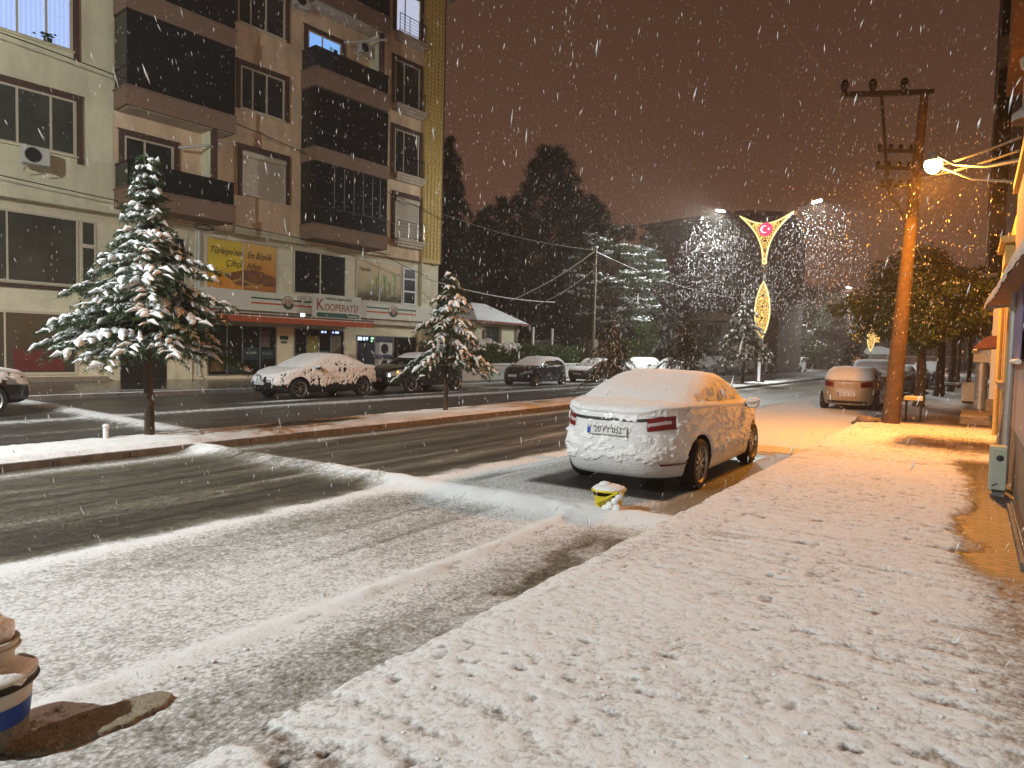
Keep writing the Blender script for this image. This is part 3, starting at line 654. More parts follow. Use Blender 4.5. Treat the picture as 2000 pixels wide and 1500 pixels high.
# --- the white sedan by the pavement
def hero_extra(root, S):
    # chrome strip over the plate, third details
    S.end_patch('plate_recess', 'rear', -.47, .47, 4.62, 4.80, .010, M['trim'], root)
    for sd in (-1, 1):
        S.end_patch('tail_lamp_inner', 'rear', *((sd*.46, sd*.68) if sd > 0 else (sd*.68, sd*.46)), 4.36, 4.52, .012, M['tail_clear'], root)
        S.end_patch('rear_reflector', 'rear', *((.60, .80) if sd > 0 else (-.80, -.60)), 2.05, 2.22, .012, M['tail'], root)
    p = S.at(np.array([0.]), np.array([4.95]), .012)[0]
    e_ = MB(); 
    for a_, b_ in ((.052, .034), (.022, .034), (.052, .012)):
        e_.tube([(a_*math.cos(t), 0, b_*math.sin(t)) for t in np.linspace(0, 2*math.pi, 20)], .004, 5)
    o = e_.build('badge', [M['chrome']], root); o.location = tuple(p); o.rotation_euler = (R(-18), 0, 0)
    # snow clods hanging on the flank and the rear door
    for (w_, t, r_) in ((1.15, 8.5, .10), (.95, 8.35, .07), (1.05, 7.8, .075), (.62, 8.75, .06), (.2, 7.7, .05), (1.6, 7.6, .05)):
        pt = S.at(np.array([S.w_from_y(1, w_-1.3, t)]), np.array([t]), .02)[0]; q = MB(); q.blob((0, 0, 0), r_, seg=14, rings=9, flat=1.0, jit=.12); o = q.build('snow_clod', [M['snow']], root, smooth='all'); o.location = tuple(pt-np.array([r_*.45, 0, 0]))
hb = lambda x, y, z, n: np.where(n[..., 0] > .25, 1.0-.55*np.clip((.62-z)/.35, 0, 1), .75)*np.where((z > .74) & (z < .96) & (y < -1.9) & (np.abs(x) > .36) & (np.abs(x) < .86), .0, 1.0)
def hero_cover(pl):
    q = MB(); 
    for i in range(26): q.blob((-.24+.48*i/25+rnd.uniform(-.01, .01), -.012, .045+rnd.uniform(-.012, .012)), rnd.uniform(.012, .024), flat=1, seg=7, rings=5)
    q.build('snow_cap', [M['snow']], pl, smooth='all')
hero, HS = make_car('parked_sedan', 'sedan', (-3.70, 9.72, 0), R(1.5), M['p_white'], 'white sedan thickly coated in snow parked at the kerb behind the yellow bin',
    dict(seed=3, top=.045, side=.92, side_t=(1.6, 9.5), bias=hb, nn=560, res=11, ends=.05, hard=.50), None, spokes=10, twin=True, N=192, sub=6, extra=hero_extra, rm='rim')
ry = HS.at(np.array([0.]), np.array([4.25]))[0]
plate(hero, ry[1]-.035, ry[2]-.03, '20 FY 052', -1, tilt=R(-4), cover=hero_cover)
# --- far kerb, cars face the camera side (-y)
FX = -18.62
c1 = dict(seed=11, top=.03, side=.66, side_t=(1.8, 9.6), nn=640, res=12, ends=.25, hard=.54, lo=5.8)
make_car('parked_sedan', 'sedan', (FX, 15.42, 0), math.pi, M['p_black'], 'black sedan plastered with snow patches parked before the market', c1, '15 LT 20', spokes=7, rm='rim', over=dict(H=1.46), group='cars parked along the far kerb')
make_car('parked_suv', 'suv', (FX, 20.5, 0), math.pi, M['p_black'], 'black off-roader with dark bonnet behind the second median cedar', dict(seed=12, top=.022, side=.12, nn=220, ends=.0, lo=7.6, deckbare=lambda x, y, z: (z < 1.35)*.9), '34 SB 11', spokes=5, group='cars parked along the far kerb', over=dict(H=1.55))
make_car('parked_hatchback', 'hatch', (FX, 29.45, 0), math.pi, M['p_navy'], 'dark blue hatchback with pale roof parked by the low striped wall', dict(seed=13, top=.016, side=.16, nn=240, ends=.05, lo=7.2, deckbare=lambda x, y, z: (z < 1.02)*.85), '34 HB 20', spokes=5, group='cars parked along the far kerb')
make_car('parked_sedan', 'oldsedan', (FX, 36.0, 0), math.pi, M['p_dark'], 'old dark boxy saloon half hidden by the third median cedar', dict(seed=14, top=.02, side=.1, nn=160, ends=.0, lo=5.2, deckbare=lambda x, y, z: (y < -1.0)*.0+(z < .8)*.5), '34 VU 88', spokes=8, group='cars parked along the far kerb')
sn = dict(seed=15, top=.05, side=.62, nn=180, ends=.55, hard=.45)
make_car('parked_sedan', 'hatch', (FX, 42.6, 0), math.pi, M['p_silver'], 'white-buried car with aerial parked right of the third median cedar', dict(sn), None, group='cars parked along the far kerb')
make_car('parked_sedan', 'sedan', (FX, 48.6, 0), math.pi, M['p_silver'], 'snow-buried low car behind the trunk of the fourth median cedar', dict(sn, seed=16), None, group='cars parked along the far kerb')
make_car('parked_suv', 'suv', (FX, 57.3, 0), math.pi, M['p_silver'], 'pale grey compact off-roader facing the camera left of the lit mast', dict(seed=17, top=.04, side=.18, nn=160, ends=.12), '34 VW 20', group='cars parked along the far kerb')
make_car('parked_sedan', 'hatch', (FX, 64.5, 0), math.pi, M['p_silver'], 'grey hatchback behind the cedar beside the lit mast', dict(seed=18, top=.04, side=.2, nn=140, ends=.2), '', group='cars parked along the far kerb')
make_car('parked_sedan', 'sedan', (FX, 72.0, 0), math.pi, M['p_silver'], 'grey car just right of the lit mast base', dict(seed=19, top=.04, side=.3, nn=140, ends=.3), '', group='cars parked along the far kerb')
make_car('parked_van', 'van', (-18.2, 89, 0), math.pi, M['p_white'], 'small white van facing the camera, farthest on the far kerb', dict(seed=20, top=.04, side=.2, nn=140, ends=.2), '', group='cars parked along the far kerb', cat='van')
make_car('parked_suv', 'suv', (FX+.2, 4.35, 0), 0, M['p_black'], 'dark car with snow on roof and tail cut off by left edge', dict(seed=21, top=.05, side=.5, nn=260, res=7, ends=.45, lo=4.8, hard=.5), '06 AB 34', group='cars parked along the far kerb', over=dict(H=1.50))
# --- near kerb, facing away
NX = -3.42
def golf_badge(root, S):
    p = S.at(np.array([0.]), np.array([5.35]), .012)[0]; e_ = MB(); e_.tube([(.062*math.cos(t), 0, .062*math.sin(t)) for t in np.linspace(0, 2*math.pi, 20)], .006, 5)
    o = e_.build('badge', [M['chrome']], root); o.location = tuple(p)
    an = MB(); an.tube([(0, -1.2, S.H-.01), (0, -1.32, S.H+.16)], .006, 5); an.build('aerial', [M['black']], root)
make_car('parked_hatchback', 'hatch', (NX, 26.55, 0), R(.5), M['p_sodium_gold'], 'hatchback seen from behind with slushy tailgate in sodium light beside the leaning pole', dict(seed=31, top=.02, side=.22, nn=260, res=7, ends=.20, lo=7.2, hard=.58), '06 YD 200', group='cars parked along the near kerb', extra=golf_badge, over=dict(H=1.45))
make_car('parked_suv', 'suv', (NX+.02, 32.6, 0), 0, M['p_cream'], 'pale off-roader parked ahead of the sodium-lit hatchback', dict(seed=32, top=.04, side=.25, nn=200, ends=.3), '', group='cars parked along the near kerb')
make_car('parked_hatchback', 'hatch', (NX+.3, 38.6, 0), 0, M['p_silver'], 'silver car showing between the leaning pole and the leafy tree trunk', dict(seed=33, top=.04, side=.25, nn=160, ends=.3), '', group='cars parked along the near kerb')
make_car('parked_sedan', 'sedan', (NX+.5, 45.0, 0), 0, M['p_blue_lit'], 'saloon coloured as in bluish light, left of the leafy tree trunk', dict(seed=34, top=.04, side=.2, nn=160, ends=.2), '', group='cars parked along the near kerb')
make_car('parked_suv', 'suv', (NX+.95, 52.5, 0), 0, M['p_dark'], 'dark snow-streaked car right of the leafy tree trunk', dict(seed=35, top=.04, side=.5, nn=160, ends=.5), '', group='cars parked along the near kerb')
# ================================================================ APARTMENT BUILDING over the market (local: x outward, y along the facade, z up)
B = empty('apartment_building', (-29.7, 0, 0), -math.atan(.08), label='five storey cream and brown apartment block with dark glazed balconies above the market', cat='building')
def bx(name, m, x0, x1, y0, y1, z0, z1, parent=B, bevel=0, **k):
    b = MB(); b.box(x0, x1, y0, y1, z0, z1); return b.build(name, [M[m]], parent, bevel=bevel, **k)
TOP = 23.0
# walls: two colours of render, upper floors stand 0.3 m proud of the shop front
bx('wall', 'cream', -6, 0, 2.0, 13.52, 6.86, TOP)
bx('wall', 'pink', -6, -.012, 13.52, 30.22, 6.86, TOP)
bx('wall', 'cream_low', -6, -.32, 2.0, 32.0, 0.05, 6.86)
bx('party_wall', 'brown', -14, -6.0, 2.0, 31.9, 0.0, TOP)
bx('wall_lip', 'cream', -.32, .07, 2.0, 13.75, 6.80, 6.98)
bx('wall_lip', 'cream', -.32, .05, 18.6, 22.3, 6.80, 7.12)
# gold perforated end strip
g = MB(); g.box(-.3, .12, 30.22, 31.72, 6.86, TOP)
gold = g.build('gold_panel', [mat('gold_backing', (.62, .44, .13), .6)], B)
g = MB()
zz = 6.98; row = 0
while zz < TOP-.3:
    for i in range(5):
        y0 = 30.27+i*.29
        for sgn in (1, -1):
            a = [(.135, y0+.145+sgn*(.135*math.cos(t)-.0), zz+.14+.155*math.sin(t)) for t in np.linspace(-.4, 1.9, 6)]
            g.tube(a, .026, 4)
    zz += .235; row += 1
g.build('lattice', [mat('gold_lattice', (.85, .64, .20), .5, noise=.1)], gold)
bx('corner_post', 'brown', -6, .05, 31.72, 31.92, 6.86, TOP)
bx('wall', 'cream_low', -.32, -.15, 30.5, 31.2, .05, 6.86)
# eave
b = MB(); b.box(-6.5, 1.1, 1.5, 32.9, TOP, TOP+.28); b.build('eave', [M['soffit']], B)
b = MB(); b.box(-6.6, 1.2, 1.4, 33.0, TOP+.28, TOP+.34); b.build('roof', [M['brown']], B)
def surround(y0, y1, z0, z1, right=True, left=True, drop=.12, depth=.09, w_=.20):
    m = MB(); m.box(0, depth, y0-(w_ if left else 0), y1+w_, z1, z1+w_)
    m.box(0, depth*.6, y0-(w_ if left else 0)-.05, y1+w_+.05, z1+w_, z1+w_+.05)
    if left: m.box(0, depth, y0-w_, y0-.03, z0-drop, z1)
    if right: m.box(0, depth, y1+.03, y1+w_, z0-drop, z1)
    m.build('window_surround', [M['brown']], B)
def window(y0, y1, z0, z1, mull, glass='glass_dark', fr='frame', x=.0, fw=.075, name='window', trans=None, sur=True, left=True, drop=.15, door=False):
    """frame (part) > panes (sub-parts)"""
    m = MB(); m.box(x-.03, x+.05, y0, y1, z0, z0+fw); m.box(x-.03, x+.05, y0, y1, z1-fw, z1)
    m.box(x-.03, x+.05, y0, y0+fw, z0+fw, z1-fw); m.box(x-.03, x+.05, y1-fw*1.4, y1, z0+fw, z1-fw)
    ys = [y0+fw]+[y0+(y1-y0)*q for q in mull]+[y1-fw*1.4]
    for q in ys[1:-1]: m.box(x-.03, x+.045, q-fw*.5, q+fw*.5, z0+fw, z1-fw)
    if trans:
        for q in trans: m.box(x-.03, x+.043, y0+fw, y1-fw*1.4, q-.035, q+.035)
    f = m.build(name, [M[fr]], B)
    for a, b_ in zip(ys[:-1], ys[1:]):
        p = MB(); p.quad((x+.012, a, z0+fw), (x+.012, b_, z0+fw), (x+.012, b_, z1-fw), (x+.012, a, z1-fw)); p.build('pane', [M[glass]] if isinstance(glass, str) else [glass], f)
    s_ = MB(); s_.box(x, x+.12, y0-.05, y1+.05, z0-.05, z0); s_.build('sill', [M['cream']], f)
    if sur: surround(y0, y1, z0, z1, left=left, drop=drop)
    return f
curtain = bpy.data.materials.new('curtain_lit'); curtain.use_nodes = True; nt = curtain.node_tree; b_ = nt.nodes['Principled BSDF']
wv = N_(nt, 'ShaderNodeTexWave', bands_direction='Y'); wv.inputs['Scale'].default_value = 2.1; wv.inputs['Distortion'].default_value = 1.5; tc_ = N_(nt, 'ShaderNodeTexCoord'); nt.links.new(tc_.outputs['Object'], wv.inputs['Vector'])
cr_ = N_(nt, 'ShaderNodeValToRGB'); cr_.color_ramp.elements[0].color = (.33, .50, .95, 1); cr_.color_ramp.elements[1].color = (.46, .62, 1, 1); nt.links.new(wv.outputs['Fac'], cr_.inputs[0])
nt.links.new(cr_.outputs[0], b_.inputs['Emission Color']); b_.inputs['Emission Strength'].default_value = .95; b_.inputs['Base Color'].default_value = (.2, .2, .25, 1)
M['curtain'] = curtain
# left column of wide windows
window(8.0, 12.2, 8.72, 10.80, (.33, .55, .80), 'glass_green', drop=.25)
wl = window(8.0, 12.1, 12.62, 14.85, (.36, .57, .79), 'curtain', drop=.3)
q = MB()
for i in range(26):
    a = rnd.uniform(0, 6.28); c_ = (.06, 11.25+rnd.gauss(0, .13), 12.86+rnd.uniform(-.06, .16)); s2 = .07
    q.add([(c_[0], c_[1]-s2, c_[2]), (c_[0]+.02, c_[1], c_[2]-s2*.6), (c_[0], c_[1]+s2, c_[2]), (c_[0]-.01, c_[1], c_[2]+s2*.7)], [(0, 1, 2, 3)])
q.box(.02, .14, 11.15, 11.4, 12.69, 12.82)
q.build('potted_plant', [mat('plant_green', (.01, .03, .012), .7)], None, label='small dark potted plant on the sill of the blue lit curtained window', cat='plant').matrix_parent_inverse = Matrix()
bpy.data.objects['potted_plant'].location = B.location; bpy.data.objects['potted_plant'].rotation_euler = B.rotation_euler
window(8.0, 12.1, 16.5, 18.7, (.36, .57, .79), 'glass_dark')
# second column
window(18.85, 21.10, 12.50, 14.42, (.26, .58), 'glass_dark', drop=.02)
window(18.70, 21.10, 16.30, 18.50, (.26, .58), 'glass_dark', drop=.05)
window(18.70, 21.10, 20.20, 22.3, (.26, .58), 'glass_dark', drop=.05)
def shutter(y0, y1, z0, z1, zb):
    surround(y0, y1, z0, z1, drop=.1)
    m = MB(); z = zb
    while z < z1-.36: m.box(.0, .035, y0+.08, y1-.08, z+.004, min(z+.055, z1-.36)); z += .06
    s_ = m.build('roller_shutter', [M['shutter']], B)
    b2 = MB(); b2.lathe([(.001, y0), (.15, y0), (.15, y1-.02), (.001, y1-.02)], (.02, 0, z1-.17), 16, 'y'); b2.build('shutter_box', [M['frame']], s_)
    b3 = MB(); b3.box(-.02, .06, y0, y0+.08, z0, z1-.3); b3.box(-.02, .06, y1-.10, y1, z0, z1-.3); b3.box(-.02, .08, y0, y1, z0-.05, z0); b3.build('shutter_rail', [M['frame']], s_)
shutter(18.95, 21.18, 8.66, 10.66, 8.66)
# right column: tall windows with small railings and moulded sills
def juliet(y0, y1, z0, z1, glass, mull=(.36,), sh=False, railm='rail'):
    if sh: shutter(y0, y1, z0, z1, z0)
    else: window(y0, y1, z0, z1, mull, glass, drop=.02, fw=.07)
    m = MB(); m.box(0, .42, y0-.12, y1+.30, z0-.20, z0-.06); m.box(0, .34, y0-.06, y1+.24, z0-.34, z0-.20); m.box(0, .25, y0, y1+.18, z0-.48, z0-.34)
    m.build('moulded_sill', [M['soffit']], B, bevel=.015)
    r_ = MB(); zt = z0+.92
    for z in (z0+.05, zt): r_.bar((.36, y0-.02, z), (.36, y1+.16, z), .035, .025); r_.bar((.36, y1+.16, z), (0, y1+.16, z), .035, .025)
    for i in range(4): z = z0+.05+(zt-z0-.05)*(i+1)/5; r_.bar((.36, y0-.02, z), (.36, y1+.16, z), .012)
    rl = r_.build('railing', [M['rail']], B)
    for yv in (y0+.02, y0+.75, y0+1.45, y1+.14):
        p = MB(); p.bar((.36, yv, z0-.06), (.36, yv, zt), .03); p.build('railing_post', [M[railm]], rl)
juliet(28.15, 29.95, 8.0, 10.35, 'glass_dark', sh=True, railm='railsilver')
juliet(28.05, 29.90, 11.65, 14.05, 'glass_dark')
juliet(28.0, 29.88, 15.45, 17.85, 'glass_dark')
juliet(28.0, 29.85, 19.35, 21.7, mat('room_lit', (.1, .1, .1), .5, emit=(.62, .66, .85), estr=.85, noise=0))
# ---------------- balconies
def slab(y0, y1, z0, z1, p=1.22):
    m = MB(); m.box(0, p, y0, y1, z0, z1); m.box(0, p+.05, y0-.05, y1+.03, z1, z1+.05); m.box(0.0, p-.12, y0+.1, y1-.1, z0-.012, z0)
    return m.build('balcony', [M['fascia']], B, bevel=.01)
def soffit(sb, y0, y1, z0, p=1.22):
    m = MB(); m.box(.03, p-.15, y0+.13, y1-.13, z0-.03, z0-.013); m.build('balcony_soffit', [M['soffit']], sb)
def closed(sb, y0, y1, z0, z1, p=1.16, mull=(), ms='rail', low=.85):
    g_ = MB(); g_.box(.0, p, y0+.05, y1-.05, z0, z1); gl = g_.build('balcony_glazing', [M['glass_black']], sb)
    m = MB(); zr = z0+low
    m.box(0, p+.02, y0+.03, y1-.03, zr-.04, zr+.04); m.box(0, p+.015, y0+.035, y1-.035, z1-.06, z1); 
    m.box(p-.03, p+.018, y0+.03, y0+.08, z0, z1-.06); m.box(p-.03, p+.018, y1-.08, y1-.035, z0, z1-.06)
    m.build('glazing_rail', [M[ms]], sb)
    for q_ in mull:
        m = MB(); yv = y0+(y1-y0)*q_; m.box(p, p+.012, yv-.014, yv+.014, zr+.05, z1-.07); m.build('glazing_mullion', [M['metal']], sb)
def openb(sb, y0, y1, z0, h=1.0, p=1.16):
    g_ = MB(); g_.box(p-.012, p, y0+.05, y1-.05, z0+.05, z0+h); g_.box(0.02, p-.012, y0+.05, y0+.062, z0+.05, z0+h); g_.box(0.02, p-.012, y1-.062, y1-.05, z0+.05, z0+h)
    g_.build('glass_parapet', [mat('smoked_glass', (.012, .014, .013), .15, alpha=.93)], sb)
    m = MB(); m.bar((p, y0+.04, z0+h+.02), (p, y1-.04, z0+h+.02), .05, .04); m.bar((0, y0+.04, z0+h+.02), (p, y0+.04, z0+h+.02), .05, .04); m.bar((0, y1-.04, z0+h+.02), (p, y1-.04, z0+h+.02), .05, .04); m.build('handrail', [M['rail']], sb)
I0, I1, J0, J1 = 13.52, 17.98, 22.0, 26.62
# section one
s1 = slab(I0, I1, 7.02, 7.72); openb(s1, I0, I1, 7.77, .95)
s2 = slab(I0, I1, 10.88, 11.58); soffit(s2, I0, I1, 10.88); closed(s2, I0, I1, 11.63, 14.52, mull=(), low=.78)
s3 = slab(I0, I1, 14.52, 15.25); closed(s3, I0, I1, 15.30, 18.3)
s4 = slab(I0, I1, 18.3, 19.0); closed(s4, I0, I1, 19.05, 22.2)
# balcony room behind the open one: door-window, lit side wall, dark post, awning tube
window(13.9, 15.85, 7.75, 9.98, (.4,), 'glass_dark', x=.02, drop=.0)
bx('lit_wall', 'cream', 0, .9, 17.05, 17.2, 7.75, 10.86); bx('balcony_post', 'brown', .9, 1.1, 17.0, 17.22, 7.75, 10.86)
# section two
t1 = slab(J0, J1, 6.98, 7.66); closed(t1, J0, J1, 7.71, 10.72, mull=(.26, .39, .52, .65, .78, .89), low=.85)
t2 = slab(J0, J1, 10.72, 11.34); closed(t2, J0, J1, 11.39, 14.2, mull=(), low=.8)
t3 = slab(J0, J1, 14.28, 15.12); openb(t3, J0, J1, 15.17, .95)
t4 = slab(J0, J1, 18.35, 19.1); soffit(t4, J0, J1, 18.35); closed(t4, J0, J1, 19.15, 22.3)
room = mat('room_blue', (.1, .1, .1), .5, emit=(.22, .48, 1), estr=1.0)
# blue-lit balcony door: the room behind with clock, curtain and lamp
dw = window(22.35, 24.35, 15.2, 17.3, (.42,), room, x=.02, drop=.0)
q = MB(); q.lathe([(.001, .05), (.11, .05), (.11, .045)], (0, 23.72, 16.85), 18, 'x'); q.build('wall_clock', [mat('clock_face', (.2, .3, .3), .5, emit=(.15, .3, .35), estr=.6)], dw)
q = MB(); q.box(.04, .05, 23.88, 24.12, 15.3, 16.9); q.build('curtain', [mat('dark_curtain', (.01, .02, .05), .8)], dw)
q = MB(); q.box(.04, .048, 23.3, 23.9, 15.35, 15.9); q.build('bed_light', [mat('bed_light', (.3, .4, .5), .5, emit=(.75, .85, 1), estr=1.6)], dw)
bx('balcony_inner_wall', 'cream', 0, .85, 26.2, 26.35, 15.17, 18.3); bx('balcony_post', 'brown', .85, 1.05, 26.15, 26.37, 15.17, 18.3)
q = MB(); q.lathe([(.001, 0), (.16, 0), (.16, -.05), (.10, -.09), (.001, -.10)], (.65, 23.4, 18.3), 16, 'z'); q.build('ceiling_lamp', [M['frame']], t4)
def toworld(o): o.parent = None; o.matrix_world = Matrix.Translation(B.location) @ Matrix.Rotation(B.rotation_euler.z, 4, 'Z') @ Matrix.Translation(o.location); return o
# rolled awnings on brackets (things)
for (p0, p1, lb) in (((.25, 15.95, 9.95), (1.05, 17.3, 10.3), 'rolled pale awning tube under the first floor balcony ceiling'), ((.35, 24.3, 17.3), (1.15, 26.3, 17.95), 'rolled pale awning tube above the blue lit balcony door')):
    m = MB(); m.tube([p0, p1], .055, 10); m.tube([p1, tuple(np.array(p1)+np.array([.01, .12, .02]))], .075, 10); o = m.build('rolled_awning', [M['plastic_w']], None, smooth=True, label=lb, cat='awning', group='rolled balcony awnings'); toworld(o)
# roller shutter stains: none.  Mezzanine windows
XM = -.32
def flatwin(name, y0, y1, z0, z1, mull, mats, fr='frame', x=XM, fw=.05):
    m = MB(); m.box(x-.02, x+.04, y0, y1, z0, z0+fw); m.box(x-.02, x+.04, y0, y1, z1-fw, z1); m.box(x-.02, x+.04, y0, y0+fw, z0+fw, z1-fw); m.box(x-.02, x+.04, y1-fw, y1, z0+fw, z1-fw)
    ys = [y0+fw]+list(mull)+[y1-fw]
    for q_ in mull: m.box(x-.02, x+.038, q_-.03, q_+.03, z0+fw, z1-fw)
    f = m.build(name, [M[fr]], B)
    for i, (a, b2) in enumerate(zip(ys[:-1], ys[1:])):
        p = MB(); p.quad((x+.01, a, z0+fw), (x+.01, b2, z0+fw), (x+.01, b2, z1-fw), (x+.01, a, z1-fw)); mm_ = mats[i % len(mats)]; p.build('pane', [M[mm_] if isinstance(mm_, str) else mm_], f)
    return f
# shop windows on the left
flatwin('window', 5.0, 12.35, 3.80, 6.42, (10.05,), ('glass_green', 'glass_green'), fw=.08)
flatwin('window', 12.42, 12.98, 3.80, 6.42, (), ('glass_green',), fw=.08)
bx('transom', 'frame', XM, XM+.05, 12.42, 12.98, 5.35, 5.5)
bx('sill_band', 'brown', XM, XM+.10, 2, 13.0, 3.62, 3.76)
flatwin('shop_window', 4.5, 12.3, .38, 2.78, (9.95,), ('glass_green', 'glass_green'), fw=.10)
bx('plinth', 'concrete', XM, XM+.35, 2.0, 13.3, .05, .30)
m = MB(); m.box(XM+.012, XM+.02, 10.2, 11.85, .55, 1.35); m.build('sofa_back', [mat('red_sofa', (.16, .03, .028), .7, noise=.3, nscale=3)], B)
m = MB(); m.box(XM+.012, XM+.02, 6.2, 9.8, .55, 1.25); m.build('sofa_back', [mat('red_sofa2', (.10, .02, .02), .7, noise=.3, nscale=3)], B)
# entrance door, iron
m = MB(); m.box(XM-.02, XM+.03, 13.85, 15.7, .12, 2.9); dr = m.build('door', [M['black']], B)
for ya, yb2 in ((13.92, 14.72), (14.8, 15.62)):
    m = MB()
    for i in range(9): m.bar((XM+.045, ya+.08*i+.06, .25), (XM+.045, ya+.08*i+.06, 2.75), .012)
    m.tube([(XM+.05, (ya+yb2)/2+.22*math.cos(t), 1.5+.3*math.sin(t)) for t in np.linspace(0, 6.28, 16)], .012, 4)
    m.build('door_grille', [M['dark_metal']], dr)
m = MB(); m.box(XM, XM+.12, 16.3, 16.75, .12, .95); m.build('wall_box', [M['cream']], B)
window(15.95, 16.55, 3.9, 6.3, (), 'glass_dark', x=XM+.01, sur=False)
# small brown canopy left of the signband
m = MB(); m.prism([(XM, 3.75), (XM+.75, 3.55), (XM+.75, 3.72), (XM, 4.05)], 'y', 15.6, 17.3); m.v = [(p[0], p[1], p[2]) for p in m.v]; m.build('canopy', [M['brown']], B)
# billboard windows
def film_mat(name, c_top, c_mid, c_low, zlo, zhi):
    m = bpy.data.materials.new(name); m.use_nodes = True; nt = m.node_tree; b = nt.nodes['Principled BSDF']; L = nt.links.new
    g = N_(nt, 'ShaderNodeTexCoord'); s = N_(nt, 'ShaderNodeSeparateXYZ'); L(g.outputs['Object'], s.inputs[0])
    n = N_(nt, 'ShaderNodeTexNoise'); n.inputs['Scale'].default_value = 1.1; n.inputs['Detail'].default_value = 7; L(g.outputs['Object'], n.inputs['Vector'])
    mr = N_(nt, 'ShaderNodeMapRange'); mr.inputs[1].default_value = zlo; mr.inputs[2].default_value = zhi; L(s.outputs['Z'], mr.inputs[0])
    a = N_(nt, 'ShaderNodeMath', operation='MULTIPLY_ADD'); a.inputs[1].default_value = .7; L(n.outputs['Fac'], a.inputs[0]); q = N_(nt, 'ShaderNodeMath', operation='SUBTRACT'); q.inputs[1].default_value = .35; L(mr.outputs[0], q.inputs[0]); L(q.outputs[0], a.inputs[2])
    r = N_(nt, 'ShaderNodeValToRGB'); e = r.color_ramp.elements; e[0].position = .08; e[0].color = (*c_low, 1); e[1].position = .9; e[1].color = (*c_top, 1); x = e.new(.45); x.color = (*c_mid, 1)
    L(a.outputs[0], r.inputs[0]); L(r.outputs[0], b.inputs['Base Color']); b.inputs['Roughness'].default_value = .45; return m
fm1 = film_mat('wheat_film_yellow', (.72, .50, .05), (.85, .60, .02), (.72, .26, .02), 4.2, 6.5)
fm2 = film_mat('wheat_film_orange', (.75, .44, .09), (.66, .25, .02), (.42, .13, .014), 4.2, 6.5)
flatwin('poster_window', 17.42, 20.95, 4.22, 6.52, (19.17,), (fm1, fm2), x=XM+.02)
def ear(m, y, z, a, n=9, s=.05, x=XM+.040):
    for i in range(n):
        for sg in (-1, 1):
            cy, cz = y+math.cos(a)*i*s*1.1, z+math.sin(a)*i*s*1.1; an = a+sg*.55
            d = (math.cos(an)*s*1.5, math.sin(an)*s*1.5); p = (-math.sin(an)*s*.35, math.cos(an)*s*.35)
            m.add([(x, cy, cz), (x+.001, cy+d[0]*.5+p[0], cz+d[1]*.5+p[1]), (x, cy+d[0], cz+d[1]), (x+.001, cy+d[0]*.5-p[0], cz+d[1]*.5-p[1])], [(0, 1, 2, 3)])
m = MB(); m.prism([(y, 4.9+.35*math.sin((y-18.3)*1.15)*1.0) for y in np.linspace(18.3, 20.9, 12)]+[(20.9, 4.55), (18.9, 4.45)], 'x', XM+.032, XM+.035); m.build('wheat_photo', [mat('bread_brown', (.22, .075, .012), .6, noise=.4, nscale=4)], B)
m = MB(); ear(m, 19.3, 4.42, .18, 11, .075); ear(m, 19.0, 4.75, -.25, 12, .06); ear(m, 18.6, 4.6, .35, 8, .06); m.build('wheat_ears', [mat('ear_gold', (.62, .36, .07), .6)], B)
RT = (R(90), 0, R(90))
def ltxt(s, size, m_, y, z, x, **k): return text_mesh(s, size, M[m_], B, (x, y, z), RT, **k)
ltxt("Türkiye'nin", .44, 'dark_letters', 18.36, 5.95, XM+.042, xs=.80, shear=.3)
ltxt("Çiftçi", .44, 'dark_letters', 18.70, 5.43, XM+.042, xs=.80, shear=.3)
ltxt("En Büyük", .44, 'dark_letters', 20.02, 5.92, XM+.042, xs=.76, shear=.3)
ltxt("Ailesi", .44, 'dark_letters', 19.72, 5.40, XM+.042, xs=.80, shear=.3)
# dark pair
flatwin('window', 21.9, 25.05, 4.36, 6.52, (23.45,), ('glass_black',))
# sprout film
fm3 = film_mat('sprout_film', (.62, .42, .20), (.42, .33, .14), (.03, .024, .016), 4.1, 6.6)
flatwin('poster_window', 25.75, 29.02, 4.28, 6.52, (27.35,), (fm3,), x=XM+.02)
m = MB()
for (y, z, h) in ((26.6, 4.75, .45), (27.15, 4.8, .85), (27.75, 4.8, .95), (28.1, 4.85, .55), (28.45, 4.75, 1.15)):
    m.tube([(XM+.036, y, z-.2), (XM+.036, y+.03, z+h*.5), (XM+.036, y+.02, z+h)], .022, 4)
    for sg in (-1, 1):
        m.add([(XM+.04, y+.02, z+h*.55), (XM+.04, y+sg*.10, z+h*.75), (XM+.04, y+sg*.16, z+h*1.15), (XM+.04, y+sg*.02, z+h*.95)], [(0, 1, 2, 3)])
m.build('sprouts', [mat('sprout_green', (.30, .40, .09), .6, noise=.2)], B)
m = MB()
for i in range(240): m.blob((XM+.034, 25.85+rnd.random()*3.1, 4.38+abs(rnd.gauss(0, .16))), rnd.uniform(.03, .07), seg=5, rings=3, flat=.8)
m.v = [(XM+.032+(p[0]-XM-.032)*.06, p[1], p[2]) for p in m.v]; m.box(XM+.031, XM+.033, 25.82, 28.96, 4.29, 4.45)
m.build('soil_photo', [mat('soil', (.10, .075, .045), .8, noise=.6, nscale=14)], B)
ltxt("Toprağın", .26, 'dark_letters', 26.35, 6.02, XM+.04, xs=.8, shear=.25)
flatwin('window', 29.12, 30.15, 4.28, 6.42, (), ('glass_black',), fr='framew', fw=.09)
for z in (5.05, 5.78): bx('transom', 'framew', XM-.01, XM+.045, 29.2, 30.07, z-.05, z+.05)
